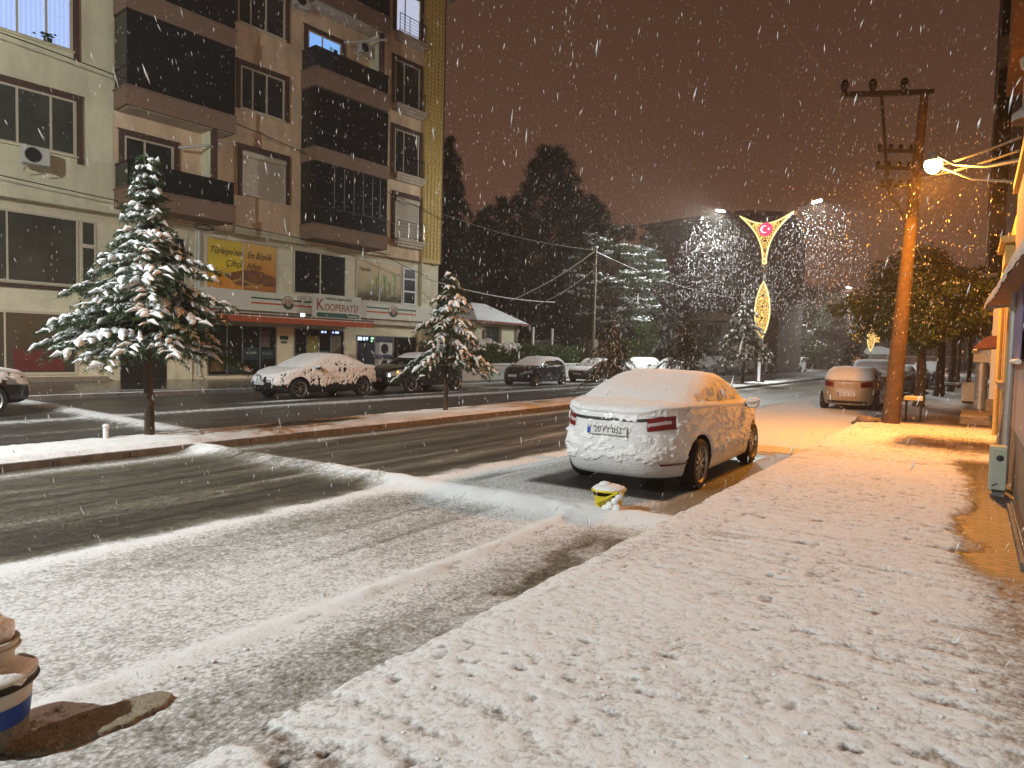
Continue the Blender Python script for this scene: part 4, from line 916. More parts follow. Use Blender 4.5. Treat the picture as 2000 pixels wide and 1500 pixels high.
# ---------------- ground-floor shop front
def shopdoor(y0, y1, mull, z0=.28, z1=2.62):
    return flatwin('shop_window', y0, y1, z0, z1, mull, ('glass_black',), fr='metal', fw=.05)
shopdoor(17.5, 20.95, (18.42, 19.18, 20.08)); shopdoor(21.95, 25.0, (22.68, 23.42, 24.15))
shopdoor(25.85, 30.25, (27.1, 28.45), .2, 2.4)
# film panels and posters behind the shop glass (parts)
def film(y0, y1, z0, z1, col, name='poster', em=0, n=.3):
    m = MB(); m.box(XM+.013, XM+.017, y0, y1, z0, z1); return m.build(name, [mat('film', col, .5, noise=n, nscale=5, emit=col if em else None, estr=em)], B)
film(17.56, 18.38, 1.25, 1.75, (.02, .06, .08)); film(17.62, 18.3, .45, 1.15, (.14, .07, .02), n=.8)
film(18.48, 19.12, .4, .9, (.02, .035, .02)); film(19.22, 20.02, 1.0, 1.6, (.01, .035, .045)); film(20.14, 20.6, 1.6, 2.4, (.10, .075, .06), n=.6); film(20.14, 20.85, 1.05, 1.5, (.012, .04, .05))
film(22.7, 23.38, 1.35, 2.25, (.22, .19, .03), n=.3); film(22.0, 22.64, .9, 1.35, (.02, .06, .06)); film(24.2, 24.8, 1.4, 2.3, (.13, .10, .07), n=.6); film(23.46, 24.1, .9, 1.5, (.02, .06, .08)); film(24.22, 24.9, .6, 1.2, (.015, .05, .04))
film(27.16, 28.4, .4, 2.33, (.045, .05, .10), n=.1); film(25.92, 27.02, .5, 1.95, (.012, .016, .03))
for y, z in ((19.62, 1.32), (23.78, 1.28)): ltxt('KOOP', .17, 'plastic_w', y, z, XM+.02, xs=1.0)
for y, z in ((17.98, 1.5), (20.45, 1.3), (22.3, 1.12), (24.55, .95)): ltxt('KOOP', .13, 'galv', y, z, XM+.02, xs=1.3)
m = MB(); m.lathe([(.07, XM+.02), (.13, XM+.022), (.13, XM+.02)], (0, 27.6, 1.92), 18, 'x'); m.build('door_logo', [M['plastic_w']], B); ltxt('tarım', .13, 'plastic_w', 27.88, 1.92, XM+.02)
# lit signs inside the shop top
for a, b2, z in ((25.92, 26.2, 2.2), (26.28, 26.42, 2.2), (26.48, 26.62, 2.2)): film(a, b2, z-.09, z+.09, (.45, .62, 1.0), 'lit_sign', 2.4, n=0)
film(26.82, 27.03, 2.03, 2.3, (.35, .75, .5), 'lit_sign', 1.2, n=0)
for a, b2 in ((23.55, 23.68), (23.76, 23.86), (24.25, 24.32), (24.42, 24.65)): film(a, b2, 2.42, 2.52, (.4, .55, 1.0), 'lit_sign', 2.2, n=0)
# plaques by the door
film(21.15, 21.62, 2.0, 2.2, (.015, .05, .04), 'door_sign', n=.1); film(21.2, 21.55, 1.82, 1.94, (.10, .12, .09), 'door_sign', n=.1)
# ---------------- things mounted on the building
def thing(name, loc, label, cat, group=None, rz=0):
    p = Matrix.Translation(B.location) @ Matrix.Rotation(B.rotation_euler.z, 4, 'Z') @ Vector(loc)
    return empty(name, p, B.rotation_euler.z+rz, label=label, cat=cat, group=group)
# signband
sb = thing('shop_fascia_sign', (XM+.1, 24, 3.32), 'long cream signband with green and orange stripes above the shop windows', 'sign')
m = MB(); m.box(-.08, .38, -7.2, 7.25, 0, .90); m.build('board', [M['white_panel']], sb, bevel=.01)
m = MB(); m.box(-.06, .22, -7.0, 7.0, -.30, -.002); m.build('soffit_board', [M['soffit']], sb)
for (a, b2) in ((-4.65, -3.05), (-2.35, -.95), (2.1, 3.72), (4.35, 5.75)):
    m = MB(); m.box(.38, .387, a, b2, .56, .64); m.build('green_stripe', [M['green']], sb)
    m = MB(); m.box(.38, .387, a, b2, .33, .41); m.build('orange_stripe', [M['orange']], sb)
for y in (-2.70, 4.03):
    m = MB(); m.lathe([(.001, .395), (.33, .395), (.34, .38)], (0, y, .48), 30, 'x'); em = m.build('emblem', [mat('emblem_face', (.60, .52, .42), .5)], sb)
    m = MB(); m.tube([(.40, y+.32*math.cos(t), .48+.32*math.sin(t)) for t in np.linspace(0, 6.283, 30)], .016, 4); m.build('emblem_ring', [mat('emblem_ring', (.25, .18, .12), .5)], em)
    m = MB(); m.prism([(y+.30*math.cos(t), .48+.30*math.sin(t)) for t in np.linspace(math.pi+.25, 2*math.pi-.25, 14)]+[(y+.17*math.cos(t), .48+.17*math.sin(t)) for t in np.linspace(2*math.pi-.1, math.pi+.1, 12)], 'x', .397, .401); m.build('emblem_scroll', [mat('emblem_dark', (.03, .04, .03), .5)], em)
    m = MB()
    for dy, a in ((-.09, 1.85), (0, 1.57), (.09, 1.3)): ear(m, y+dy, .36, a, 5, .055, .404)
    m.build('emblem_wheat', [M['letters']], em)
# projecting name board
nb = thing('shop_name_sign', (.55, 23.98, 3.10), 'white board with brown shop name lettering and a green bar below', 'sign')
m = MB(); m.box(-.22, 0, -1.46, 1.46, 0, 1.26); m.build('board', [mat('board_white', (.66, .62, .52), .5)], nb, bevel=.015)
bar = MB(); rr_ = .115; pts = [(-1.22+rr_*math.cos(t), .22+rr_*math.sin(t)) for t in np.linspace(math.pi/2, 3*math.pi/2, 8)]+[(1.22+rr_*math.cos(t), .22+rr_*math.sin(t)) for t in np.linspace(-math.pi/2, math.pi/2, 8)]
bar.prism(pts, 'x', .001, .012); bar.build('green_bar', [M['green']], nb)
text_mesh('K', .86, M['letters'], nb, (.006, -1.12, .70), RT, 'lettering', xs=.85, bold=.006)
text_mesh('OOPERATİF', .50, M['letters'], nb, (.006, .22, .60), RT, 'lettering', xs=.80, bold=.004)
text_mesh('TÜRKİYE TARIM KREDİ', .16, M['dark_letters'], nb, (.006, .02, 1.04), RT, 'lettering', xs=.98, bold=.003)
text_mesh('market', .19, M['white_panel'], nb, (.016, .92, .21), RT, 'lettering', xs=1.15, bold=.003)
# awning
aw = thing('shop_awning', (0, 21.75, 2.98), 'folded shop awning with long orange valance over the doors', 'awning')
m = MB(); m.box(-.3, .95, -4.45, 4.2, .10, .16); m.build('cassette', [M['dark_metal']], aw)
m = MB(); m.box(.92, .97, -4.45, 4.2, -.22, .10); m.build('valance', [M['awning']], aw)
m = MB(); m.box(.97, .975, -4.45, 4.2, .04, .07); m.build('valance_piping', [M['white_panel']], aw)
# little floodlight
fl = thing('floodlight', (.42, 21.9, 3.24), 'small bright white floodlight under the cream signband', 'lamp')
m = MB(); m.box(-.05, .05, -.14, .14, -.09, .09); m.build('housing', [M['dark_metal']], fl)
m = MB(); m.quad((.055, -.12, -.075), (.055, .12, -.075), (.055, .12, .075), (.055, -.12, .075)); m.build('lens', [led('flood_face', (.8, .9, 1), 14)], fl)
for dy in (-.55,):
    q = MB(); q.tube([(0, dy, 0), (.05, dy, -.12), (0, dy+.1, -.14)], .02, 6); q.build('camera', [M['dark_metal']], fl)
# AC units
def ac(loc, label, s=1.0, cage=False, grp='air conditioner outdoor units', rz=0):
    a = thing('air_conditioner', loc, label, 'air conditioner', grp, rz)
    m = MB(); m.box(0, .34*s, -.43*s, .43*s, 0, .62*s); bd = m.build('casing', [M['plastic_w']], a, bevel=.02)
    m = MB(); m.lathe([(.001, .345*s), (.25*s, .345*s), (.25*s, .335*s)], (0, -.10*s, .31*s), 24, 'x'); m.build('fan_opening', [M['black']], a)
    m = MB()
    for r_ in (.08, .14, .20, .26): m.tube([(.36*s, -.10*s+r_*s*math.cos(t), .31*s+r_*s*math.sin(t)) for t in np.linspace(0, 6.283, 20)], .006*s, 4)
    for k_ in range(4): t = k_*math.pi/4; m.bar((.36*s, -.10*s-.26*s*math.cos(t), .31*s-.26*s*math.sin(t)), (.36*s, -.10*s+.26*s*math.cos(t), .31*s+.26*s*math.sin(t)), .006)
    m.build('fan_guard', [M['dark_metal']], a)
    for dy in (-.3, .3):
        m = MB(); m.bar((-.02, dy*s, -.03), (.40*s, dy*s, -.03), .04, .04); m.bar((-.02, dy*s, -.25), (.36*s, dy*s, -.05), .025); m.build('bracket', [M['galv']], a)
    return a
ac((.30, 10.72, 8.02), 'white air conditioner under the wide first floor window')
ac((.20, 21.75, 18.0), 'air conditioner high on the wall at the top edge between the balconies')
ac((.35, 25.5, 17.1), 'air conditioner hung inside the balcony right of the blue lit door', .85)
ac((.55, 26.9, 1.35), 'upper unit of two caged air conditioners before the right shop window', 1.05)
ac((.55, 26.9, .45), 'lower unit of two caged air conditioners before the right shop window', 1.05)
cg = thing('ac_cage', (.4, 26.75, .15), 'dark steel cage round the two stacked air conditioners', 'cage')
m = MB()
for y in (-.85, .85):
    for x in (0, .62): m.bar((x, y, 0), (x, y, 2.0), .04)
for z in (.02, 1.0, 1.98):
    for x in (0, .62): m.bar((x, -.85, z), (x, .85, z), .04)
    for y in (-.85, .85): m.bar((0, y, z), (.62, y, z), .04)
m.build('frame', [M['dark_metal']], cg)
# downpipe
m = MB(); m.tube([(.12, 0, 6.7), (.12, 0, 6.2), (.12, 0, .5), (.25, .02, .25)], .055, 10); m.tube([(.12, -.14, 6.7), (.12, -.14, .4)], .025, 6)
o = m.build('downpipe', [M['plastic_w']], None, smooth=True, label='pale downpipe running down left of the wheat poster window', cat='pipe'); o.location = (XM, 17.05, 0); toworld(o)
# ================================================================ STREET LIGHTING
def light(name, kind, loc, energy, col, parent=None, size=.12, spot=None, blend=.4):
    l = bpy.data.lights.new(name, kind); l.energy = energy; l.color = col
    if kind in ('POINT', 'SPOT'): l.shadow_soft_size = size
    if spot: l.spot_size = R(spot); l.spot_blend = blend
    o = bpy.data.objects.new(name, l); sc.collection.objects.link(o); o.location = loc; o.parent = parent; return o
def mast(y, label, power=P_LED, x0=-10.98, laxis=None, lpow=0):
    t = empty('street_lamp', (x0, y, .12), 0, label=label, cat='street lamp', group='decorated median street lamps')
    m = MB(); m.box(-.26, .26, -.2, .2, 0, 1.42); pd = m.build('plinth', [mat('plinth_dark', (.035, .03, .028), .6, noise=.3)], t, bevel=.02)
    m = MB(); m.box(-.30, .30, -.24, .24, 1.42, 1.48); m.build('plinth_cap', [M['stone']], pd)
    m = MB(); m.box(-.07, .09, -.235, -.203, .1, 1.30); m.build('plinth_stripe', [mat('stripe_glow', (.8, .8, .8), .5, emit=(1, 1, 1), estr=.5)], pd)  # white stripe with weak emission of its own
    m = MB(); m.tube([(0, .13, 1.4), (0, .13, 10.2)], [.085, .07], 12); m.build('pole', [M['galv']], t, smooth=True)
    # lower leaf panel
    def leaf(z0, z1, wmax):
        pts = []; n = 18
        for i in range(n+1):
            f = i/n; w_ = wmax*math.sin(math.pi*f)**.8; pts.append((w_, z0+(z1-z0)*f))
        return [(p[0], p[1]) for p in pts]+[(-p[0], p[1]) for p in pts[::-1][1:-1]]
    def horn(z0, z1, wt, w0=.10, dip=.62):
        n = 16; Rr = [(w0+(wt-w0)*(f**2.35), z0+(z1-z0)*f) for f in np.linspace(0, 1, n)]
        topc = [(wt*(1-2*f), z1-dip*math.sin(math.pi*f)**1.0) for f in np.linspace(0, 1, 15)][1:-1]
        return Rr+topc+[(-p[0], p[1]) for p in Rr[::-1]]
    for nm, poly in (('lower_panel', leaf(2.65, 6.25, .44)), ('upper_panel', horn(7.35, 10.42, 1.62))):
        m = MB(); m.prism([p for p in poly], 'y', .0, .03); pn = m.build(nm, [M['panel_gold']], t)
        e_ = MB(); P = [(p[0], -.02, p[1]) for p in poly]+[(poly[0][0], -.02, poly[0][1])]; e_.tube(P, .038, 6); e_.build('light_edge', [M['emit_edge']], pn)
        e2 = MB(); e2.tube([(p[0]*1.06, .06, p[2]+.02) for p in P], .035, 6); e2.build('rim_frame', [M['galv']], pn)
        g_ = MB()
        zs = [p[1] for p in poly]
        for cz in ((3.3, 4.0, 4.7, 5.4) if nm == 'lower_panel' else (8.15, 8.75, 9.0)):
            for cx in ((0,) if nm == 'lower_panel' or cz < 9 else (-.85, .85)):
                zc = cz if cz < 9 else 9.85
                g_.lathe([(.001, -.012), (.075, -.012), (.075, 0)], (cx, 0, zc), 14, 'y')
        g_.build('round_boss', [M['dark_metal']], pn)
    # emblem disc with crescent and star
    m = MB(); m.lathe([(.001, -.075), (.40, -.075), (.42, -.03), (.001, -.03)], (0, 0, 9.45), 36, 'y'); d = m.build('emblem_disc', [M['emit_pink']], t)
    cres = [(-.06+.235*math.cos(a), .235*math.sin(a)) for a in np.linspace(R(48), R(312), 26)]+[(.0+.19*math.cos(a), .19*math.sin(a)) for a in np.linspace(R(297), R(63), 24)]
    m = MB(); m.prism([(p[0], 9.45+p[1]) for p in cres], 'y', -.085, -.076); m.build('crescent', [M['emit_cw']], d)
    st = [(.20+(.10 if k % 2 == 0 else .04)*math.cos(k*math.pi/5+math.pi), 9.45+(.10 if k % 2 == 0 else .04)*math.sin(k*math.pi/5+math.pi)) for k in range(10)]
    m = MB(); m.prism(st, 'y', -.085, -.076); m.build('star', [M['emit_cw']], d)
    for z in (6.9, 7.2): 
        m = MB(); m.lathe([(.001, z-.07), (.19, z-.07), (.19, z+.07), (.001, z+.07)], (0, .04, 0), 14, 'z'); m.build('collar', [mat('brass', (.3, .22, .1), .4, metal=.8)], t)
    for sg in (-1, 1):
        m = MB(); m.tube([(sg*.06, .04, 9.9), (sg*.9, .04, 10.02), (sg*1.7, .04, 10.42), (sg*2.35, .04, 10.78), (sg*2.62, .04, 10.86)], [.05, .045, .04, .035, .03], 8); m.build('arm', [M['dark_metal']], t, smooth=True)
        h = MB(); h.box(-.30, .30, -.11, .11, -.03, .05); hd = h.build('lamp_head', [M['galv']], t, bevel=.02); hd.location = (sg*2.85, .04, 10.90); hd.rotation_euler = (R(-6), R(-sg*12), 0)
        f_ = MB(); f_.box(-.27, .27, -.14, .10, -.085, -.032); f_.build('lens', [M['emit_white']], hd)
        ax, pw_, an = (None, power, 165) if sg > 0 or laxis is None else (laxis, lpow, 150)
        l_ = light('lamp_light', 'SPOT', (sg*2.85, .0, 10.76), pw_, LED, t, .14, an, .25 if ax is None else .5)
        if ax: l_.rotation_euler = Vector(ax).to_track_quat('-Z', 'Y').to_euler()
    return t
pg = bpy.data.materials.new('panel_gold'); pg.use_nodes = True; nt = pg.node_tree; b_ = nt.nodes['Principled BSDF']
vo = N_(nt, 'ShaderNodeTexVoronoi', feature='DISTANCE_TO_EDGE'); vo.inputs['Scale'].default_value = 9; tc_ = N_(nt, 'ShaderNodeTexCoord'); nt.links.new(tc_.outputs['Object'], vo.inputs['Vector'])
cr_ = N_(nt, 'ShaderNodeValToRGB'); cr_.color_ramp.elements[0].position = .05; cr_.color_ramp.elements[0].color = (1, .66, .16, 1); cr_.color_ramp.elements[1].position = .12; cr_.color_ramp.elements[1].color = (.12, .05, .01, 1)
nt.links.new(vo.outputs['Distance'], cr_.inputs[0]); nt.links.new(cr_.outputs[0], b_.inputs['Emission Color']); b_.inputs['Emission Strength'].default_value = 1.7; b_.inputs['Base Color'].default_value = (.08, .05, .02, 1)
M['panel_gold'] = pg
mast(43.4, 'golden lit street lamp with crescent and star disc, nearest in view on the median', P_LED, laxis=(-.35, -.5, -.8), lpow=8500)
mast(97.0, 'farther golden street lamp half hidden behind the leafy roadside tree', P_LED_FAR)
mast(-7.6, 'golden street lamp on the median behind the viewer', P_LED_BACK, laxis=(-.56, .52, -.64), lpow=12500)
# --- sodium lamp on a long bracket from the right-hand house
t = empty('wall_street_lamp', (.50, 12.6, 4.70), 0, label='bright orange sodium lamp on a long curved arm from the right-hand house', cat='street lamp')
LPOS = Vector((-.86, 16.0, 5.66))-Vector(t.location)
m = MB(); a0 = Vector((0, 0, .02)); 
m.tube([a0, a0.lerp(LPOS, .35)+Vector((0, 0, -.10)), a0.lerp(LPOS, .7)+Vector((0, 0, -.05)), LPOS+Vector((.10, -.2, .06))], [.035, .032, .03, .028], 8); m.build('arm', [M['galv']], t, smooth=True)
m = MB(); m.tube([Vector((.0, .2, -.28)), Vector((0, 0, -.28)).lerp(LPOS, .5)+Vector((0, 0, -.16)), LPOS+Vector((.14, -.25, -.16))], .022, 8); m.tube([LPOS+Vector((.10+.09*math.cos(a), -.2, -.20+.09*math.sin(a))) for a in np.linspace(0, 6.28, 14)], .008, 5); m.build('stay', [M['galv']], t, smooth=True)
h = MB(); h.lathe([(.001, .20), (.10, .17), (.15, .06), (.16, 0.0)], (0, 0, 0), 18, 'z'); hd = h.build('lamp_head', [M['galv']], t, smooth=True); hd.location = LPOS+Vector((0, 0, .03))
h = MB(); h.lathe([(.15, 0), (.16, -.08), (.13, -.17), (.06, -.23), (.001, -.25)], (0, 0, 0), 18, 'z'); h.build('bulb', [M['emit_sod']], hd, smooth=True)
light('lamp_light', 'POINT', LPOS+Vector((-.02, -.02, -.34)), P_SODIUM*.10, SOD, t, .1)
light('lamp_light', 'SPOT', LPOS+Vector((-.02, -.02, -.30)), P_SODIUM, SOD, t, .1, 176, .12)
# far lights of the street
for (x, y, z, c_) in ((-28, 118, 5, 'a'), (-20.5, 130, 2.2, 'b'), (-19.2, 128, 4.2, 'b')):
    pass
# ================================================================ TREES
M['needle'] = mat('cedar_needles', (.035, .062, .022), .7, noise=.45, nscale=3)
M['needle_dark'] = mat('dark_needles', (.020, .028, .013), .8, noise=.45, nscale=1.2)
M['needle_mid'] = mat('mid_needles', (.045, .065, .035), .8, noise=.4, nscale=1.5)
M['leaf'] = mat('leaves', (.085, .12, .035), .55, noise=.4, nscale=2)
M['leaf_pale'] = mat('leaves_pale', (.075, .11, .035), .55, noise=.4, nscale=2)
M['hedge'] = mat('hedge_leaves', (.055, .10, .02), .6, noise=.35, nscale=3)
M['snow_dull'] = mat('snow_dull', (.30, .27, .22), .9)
def tufts(P, D, ln, wd, n, spread, g):
    """thin triangles sprouting round points P along directions D"""
    P = np.repeat(P, n, 0); D = np.repeat(D, n, 0)
    R_ = g.normal(size=P.shape); d = D*.75+R_*spread; d[:, 2] -= .25; d /= np.linalg.norm(d, axis=1, keepdims=True)
    s = np.cross(d, g.normal(size=P.shape)); s /= np.maximum(np.linalg.norm(s, axis=1, keepdims=True), 1e-6)
    L = ln*g.uniform(.6, 1.2, (len(P), 1)); P0 = P+g.normal(size=P.shape)*ln*.2
    V = np.stack([P0-s*wd/2, P0+s*wd/2, P0+d*L], 1).reshape(-1, 3)
    return V
def snowtubes(paths, g, r0=.03, r1=.055, seg=5, lift=.6):
    V = []; F = []; b = 0
    for P in paths:
        n = len(P); r = g.uniform(r0, r1, n)*np.array([.3]+[1]*(n-2)+[.3])*g.uniform(.7, 1.35) if n > 2 else g.uniform(r0, r1, n)
        d = np.gradient(P, axis=0); d /= np.maximum(np.linalg.norm(d, axis=1, keepdims=True), 1e-6)
        s = np.cross(d, [0, 0, 1.]); s /= np.maximum(np.linalg.norm(s, axis=1, keepdims=True), 1e-6); u = np.cross(s, d)
        for i in range(n):
            for k in range(seg):
                a = 2*math.pi*k/seg; q = r[i]*(1+g.uniform(-.4, .4)); V.append(P[i]+s[i]*math.cos(a)*q*1.15+u[i]*math.sin(a)*q*.8+np.array([0, 0, r[i]*lift]))
        F += [(b+i*seg+k, b+i*seg+(k+1) % seg, b+(i+1)*seg+(k+1) % seg, b+(i+1)*seg+k) for i in range(n-1) for k in range(seg)]
        b += n*seg
    return np.array(V), np.array(F)
def conifer(name, loc, H, R0, z0, seed, label, cat='tree', group=None, nwh=16, per=6, prof=None, droop=.5, step=.13, tl=.09, tw=.018, tn=5, needle='needle', snow=.7, wind=(0.35, -.94), trunk=.07, sr=(.028, .055), bl=.42, lean=0, sparse=0, smat='snow_tree', windonly=0., up=.25, lime=False, spread=.5, pw=1.0):
    g = np.random.default_rng(seed); root = empty(name, loc, 0, label=label, cat=cat, group=group)
    prof = prof or (lambda f: (1-f)**.85)
    tp = [(lean*h/H*H+.03*math.sin(h*1.7+seed), .03*math.cos(h*1.3+seed), h) for h in np.linspace(0, H*.97, 12)]
    m = MB(); m.tube([(0, 0, -.25)]+tp, [trunk*1.25]+list(np.linspace(trunk, trunk*.12, 12)), 10)
    tr = m.build('trunk', [M['bark']], root, smooth=True)
    if lime:
        q = MB(); q.tube([(0, 0, -.05), (0, 0, .3), (.0, 0, .75)], [trunk*1.08, trunk*1.0, trunk*.98], 10); 
        q.v = [(x-.012*wind[0]*-1*0+wind[0]*.012, y+wind[1]*.012, z) for x, y, z in q.v]
    br = MB(); TP = []; TD = []; sp_ = []
    wind = np.array([wind[0], wind[1], 0]); wind /= np.linalg.norm(wind)
    for i in range(nwh):
        f = ((i+.5)/nwh)**pw; h0 = z0+(H*.985-z0)*f; a0 = g.uniform(0, 6.28)
        npb = max(3, int(per*(1-.35*f)))
        for k in range(npb):
            if g.random() < sparse: continue
            a = a0+2*math.pi*k/npb+g.normal()*.25; L = R0*prof(f)*g.uniform(.58, 1.18)+.10
            h = h0+g.normal()*(.9 if windonly > .5 else .5)*(H-z0)/nwh; dr = np.array([math.cos(a), math.sin(a), 0])
            c = np.array([lean*h, 0, h]); n = max(4, int(L/.18)+2); s = np.linspace(0, 1, n)[:, None]
            P = c+dr*L*s+np.array([0, 0, 1.])*(up*L*s-droop*L*s**2.1)+g.normal(size=(n, 3))*.012*L
            br.tube(P, list(np.linspace(.022*L+.006, .005, n)), 4, caps=False)
            # branchlets
            m_ = max(3, int(L/step)); side = 1
            perp = np.cross(dr, [0, 0, 1.])
            wv = float(dr@wind)
            psn = snow*(1-windonly+windonly*(.5+.5*wv)*1.6)
            TP.append(P[1:]); TD.append(np.gradient(P, axis=0)[1:]/np.linalg.norm(np.gradient(P, axis=0)[1:], axis=1, keepdims=True))
            if L > .3 and g.random() < psn*.7: sp_.append(P[int(n*.35):int(n*.35)+max(3, int(n*.45))])
            for j in range(m_):
                t = .12+.88*(j+g.random()*.6)/m_; side = -side; base = P[0]+(P[-1]-P[0])*0
                x = t*(n-1); q = int(min(x, n-2)); base = P[q]+(P[q+1]-P[q])*(x-q)
                l = bl*L*(1-.75*t)*g.uniform(.6, 1.2)+.09
                d = dr*.75+perp*side*g.uniform(.5, 1.0)+np.array([0, 0, g.uniform(-.15, .12)]); d /= np.linalg.norm(d)
                nn = max(3, int(l/.07)); s2 = np.linspace(0, 1, nn)[:, None]
                Q = base+d*l*s2-np.array([0, 0, 1.])*(droop*.9*l*s2**2)
                TP.append(Q); dd = np.gradient(Q, axis=0); TD.append(dd/np.linalg.norm(dd, axis=1, keepdims=True))
                if g.random() < psn and nn >= 3:
                    i0 = g.integers(0, max(1, nn//3)); i1 = min(nn, i0+max(3, int(nn*g.uniform(.5, 1)))); sp_.append(Q[i0:i1]+g.normal(size=3)*.012)
    crown = br.build('branches', [M['bark']], root)
    TP = np.concatenate(TP); TD = np.concatenate(TD)
    V = tufts(TP, TD, tl, tw, tn, spread, g)
    cr = mesh_np('crown', V, np.arange(len(V)).reshape(-1, 3), root, [M[needle]])
    if sp_:
        V, F = snowtubes(sp_, g, *sr); mesh_np('snow_load', V, F, root, [M[smat]], True, kind='stuff')
    return root
cp = lambda f: (1-f)**.8*(1.0-.18*math.sin(f*19)) if f > .06 else .9
MZ = .13; MX = -11.28
gm_ = 'young cedars planted along the median'
def cp1(f): return [.86, .98, .82, .92, .70, .78, .60, .55, .62, .40, .42, .28, .26, .17, .15, .10, .08, .05, .04, .02][min(19, int(f*20))]
conifer('cedar_tree', (-11.42, 5.90, MZ), 4.72, 1.40, 1.55, 101, 'largest snow-laden cedar, leftmost on the median, with bare right flank', 'tree', gm_, nwh=22, per=9, prof=cp1, droop=.34, up=.12, step=.085, tl=.095, tw=.015, tn=11, snow=1.1, windonly=.9, trunk=.085, sr=(.020, .058), wind=(.62, -.78))
conifer('cedar_tree', (-11.15, 13.3, MZ), 3.40, 1.35, 1.30, 102, 'snow-laden cedar with wide lowest boughs, second from left on the median', 'tree', gm_, nwh=13, per=6, prof=lambda f: 1.0 if f < .08 else (.62*(1-f)**.7+.05), droop=.55, up=.22, step=.09, tl=.10, tw=.018, tn=10, snow=.95, windonly=.7, trunk=.065, sr=(.022, .058), lean=.05, wind=(.4, -.9))
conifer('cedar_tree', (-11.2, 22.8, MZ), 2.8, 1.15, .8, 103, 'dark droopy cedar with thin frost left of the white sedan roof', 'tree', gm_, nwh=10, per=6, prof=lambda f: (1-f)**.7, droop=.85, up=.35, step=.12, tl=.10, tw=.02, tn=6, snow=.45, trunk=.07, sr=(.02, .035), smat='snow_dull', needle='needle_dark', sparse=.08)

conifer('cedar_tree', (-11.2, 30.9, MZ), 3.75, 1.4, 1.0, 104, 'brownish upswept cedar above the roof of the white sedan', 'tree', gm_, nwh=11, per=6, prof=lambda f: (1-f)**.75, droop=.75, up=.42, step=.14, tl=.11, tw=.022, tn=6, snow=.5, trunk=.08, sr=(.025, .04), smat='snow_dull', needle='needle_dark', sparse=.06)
conifer('cedar_tree', (-11.2, 40.6, MZ), 5.05, 1.75, 1.6, 105, 'tiered snowy cedar standing just left of the lit mast', 'tree', gm_, nwh=10, per=7, prof=lambda f: (1-f)**.72, droop=.85, up=.35, step=.14, tl=.13, tw=.03, tn=6, snow=.72, trunk=.09, sr=(.04, .07), windonly=.4)
conifer('cedar_tree', (-11.3, 84.0, MZ), 4.3, 1.5, 1.2, 106, 'small faint cedar farthest along the median left of the sodium-lit hatchback', 'tree', gm_, nwh=8, per=5, prof=lambda f: .7+.3*math.sin(f*3), droop=.7, step=.25, tl=.25, tw=.06, tn=5, snow=.5, trunk=.08, sr=(.06, .1))
# --- big trees behind
dk = dict(group='big dark evergreens behind the guard house')
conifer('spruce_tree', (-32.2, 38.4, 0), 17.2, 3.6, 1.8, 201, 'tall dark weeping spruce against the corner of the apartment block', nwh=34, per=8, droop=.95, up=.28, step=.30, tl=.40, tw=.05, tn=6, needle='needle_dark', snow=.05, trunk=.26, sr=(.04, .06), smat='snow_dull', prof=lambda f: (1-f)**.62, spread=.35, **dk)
def pine(name, loc, H, seed, label, clumps, R_, needle='needle_dark', snow=.0, tl=.34, tw=.045, n_t=150, z0=.25, group=None, smat='snow_far', prof=None, cr=(.5, .9), nsnow=7, wd=(.3, -.9)):
    """a pine or cypress with a crown of many needle clumps carried by limbs"""
    g = np.random.default_rng(seed); root = empty(name, loc, 0, label=label, cat='tree', group=group)
    tk = MB(); tk.tube([(0, 0, -.2), (.1, 0, H*.4), (.0, .1, H*.7), (0, 0, H*.96)], [.30*H/14, .22*H/14, .12*H/14, .03], 8); tk.build('trunk', [M['bark_pale']], root, smooth=True)
    prof = prof or (lambda f: (1-f)**.55+.05)
    lim = MB(); Cs = []
    for i in range(clumps):
        f = z0+(1-z0)*g.random()**1.05; a = g.uniform(0, 6.28); rr = R_*prof((f-z0)/(1-z0))*g.uniform(.35, 1.05)**.6
        c = np.array([math.cos(a)*rr, math.sin(a)*rr, H*f+g.normal()*.2]); Cs.append(c)
        b = np.array([0, 0, max(.6, c[2]-rr*.45)]); lim.tube([b, (b+c)/2+np.array([0, 0, .12*rr]), c], [.05, .035, .015], 4, caps=False)
    lim.build('limbs', [M['bark']], root)
    Cs = np.array(Cs); r = g.uniform(cr[0], cr[1], len(Cs))*(1-.45*(Cs[:, 2]/H)**2)
    P = np.repeat(Cs, n_t, 0); d = g.normal(size=P.shape); d /= np.linalg.norm(d, axis=1, keepdims=True); rad = np.repeat(r, n_t)[:, None]*g.random((len(P), 1))**.45
    P = P+d*rad*np.array([1.1, 1.1, .75]); d[:, 2] += .35
    V = tufts(P, d, tl, tw, 1, .35, g); mesh_np('crown', V, np.arange(len(V)).reshape(-1, 3), root, [M[needle]])
    if snow > 0:
        W = np.array([wd[0], wd[1], 0]); mb = MB()
        for c, q in zip(Cs, r):
            if g.random() < snow*(.55+.75*float(c[:2]@W[:2])/R_):
                for k in range(nsnow):
                    p = c+np.append(g.normal(size=2)*q*.5, q*(.35+.35*g.random())); s_ = q*g.uniform(.10, .26); mb.blob(tuple(p), s_, seg=6, rings=4, flat=.55, jit=.35)
        if mb.v: mb.build('snow_load', [M[smat]], root, smooth='all', kind='stuff')
    return root
pine('pine_tree', (-31.0, 50.5, 0), 19.0, 211, 'tallest dark pine rising above the guard house garden', 520, 6.2, snow=.0, z0=.06, n_t=110, tl=.40, tw=.07, cr=(.35, .75), **dk)
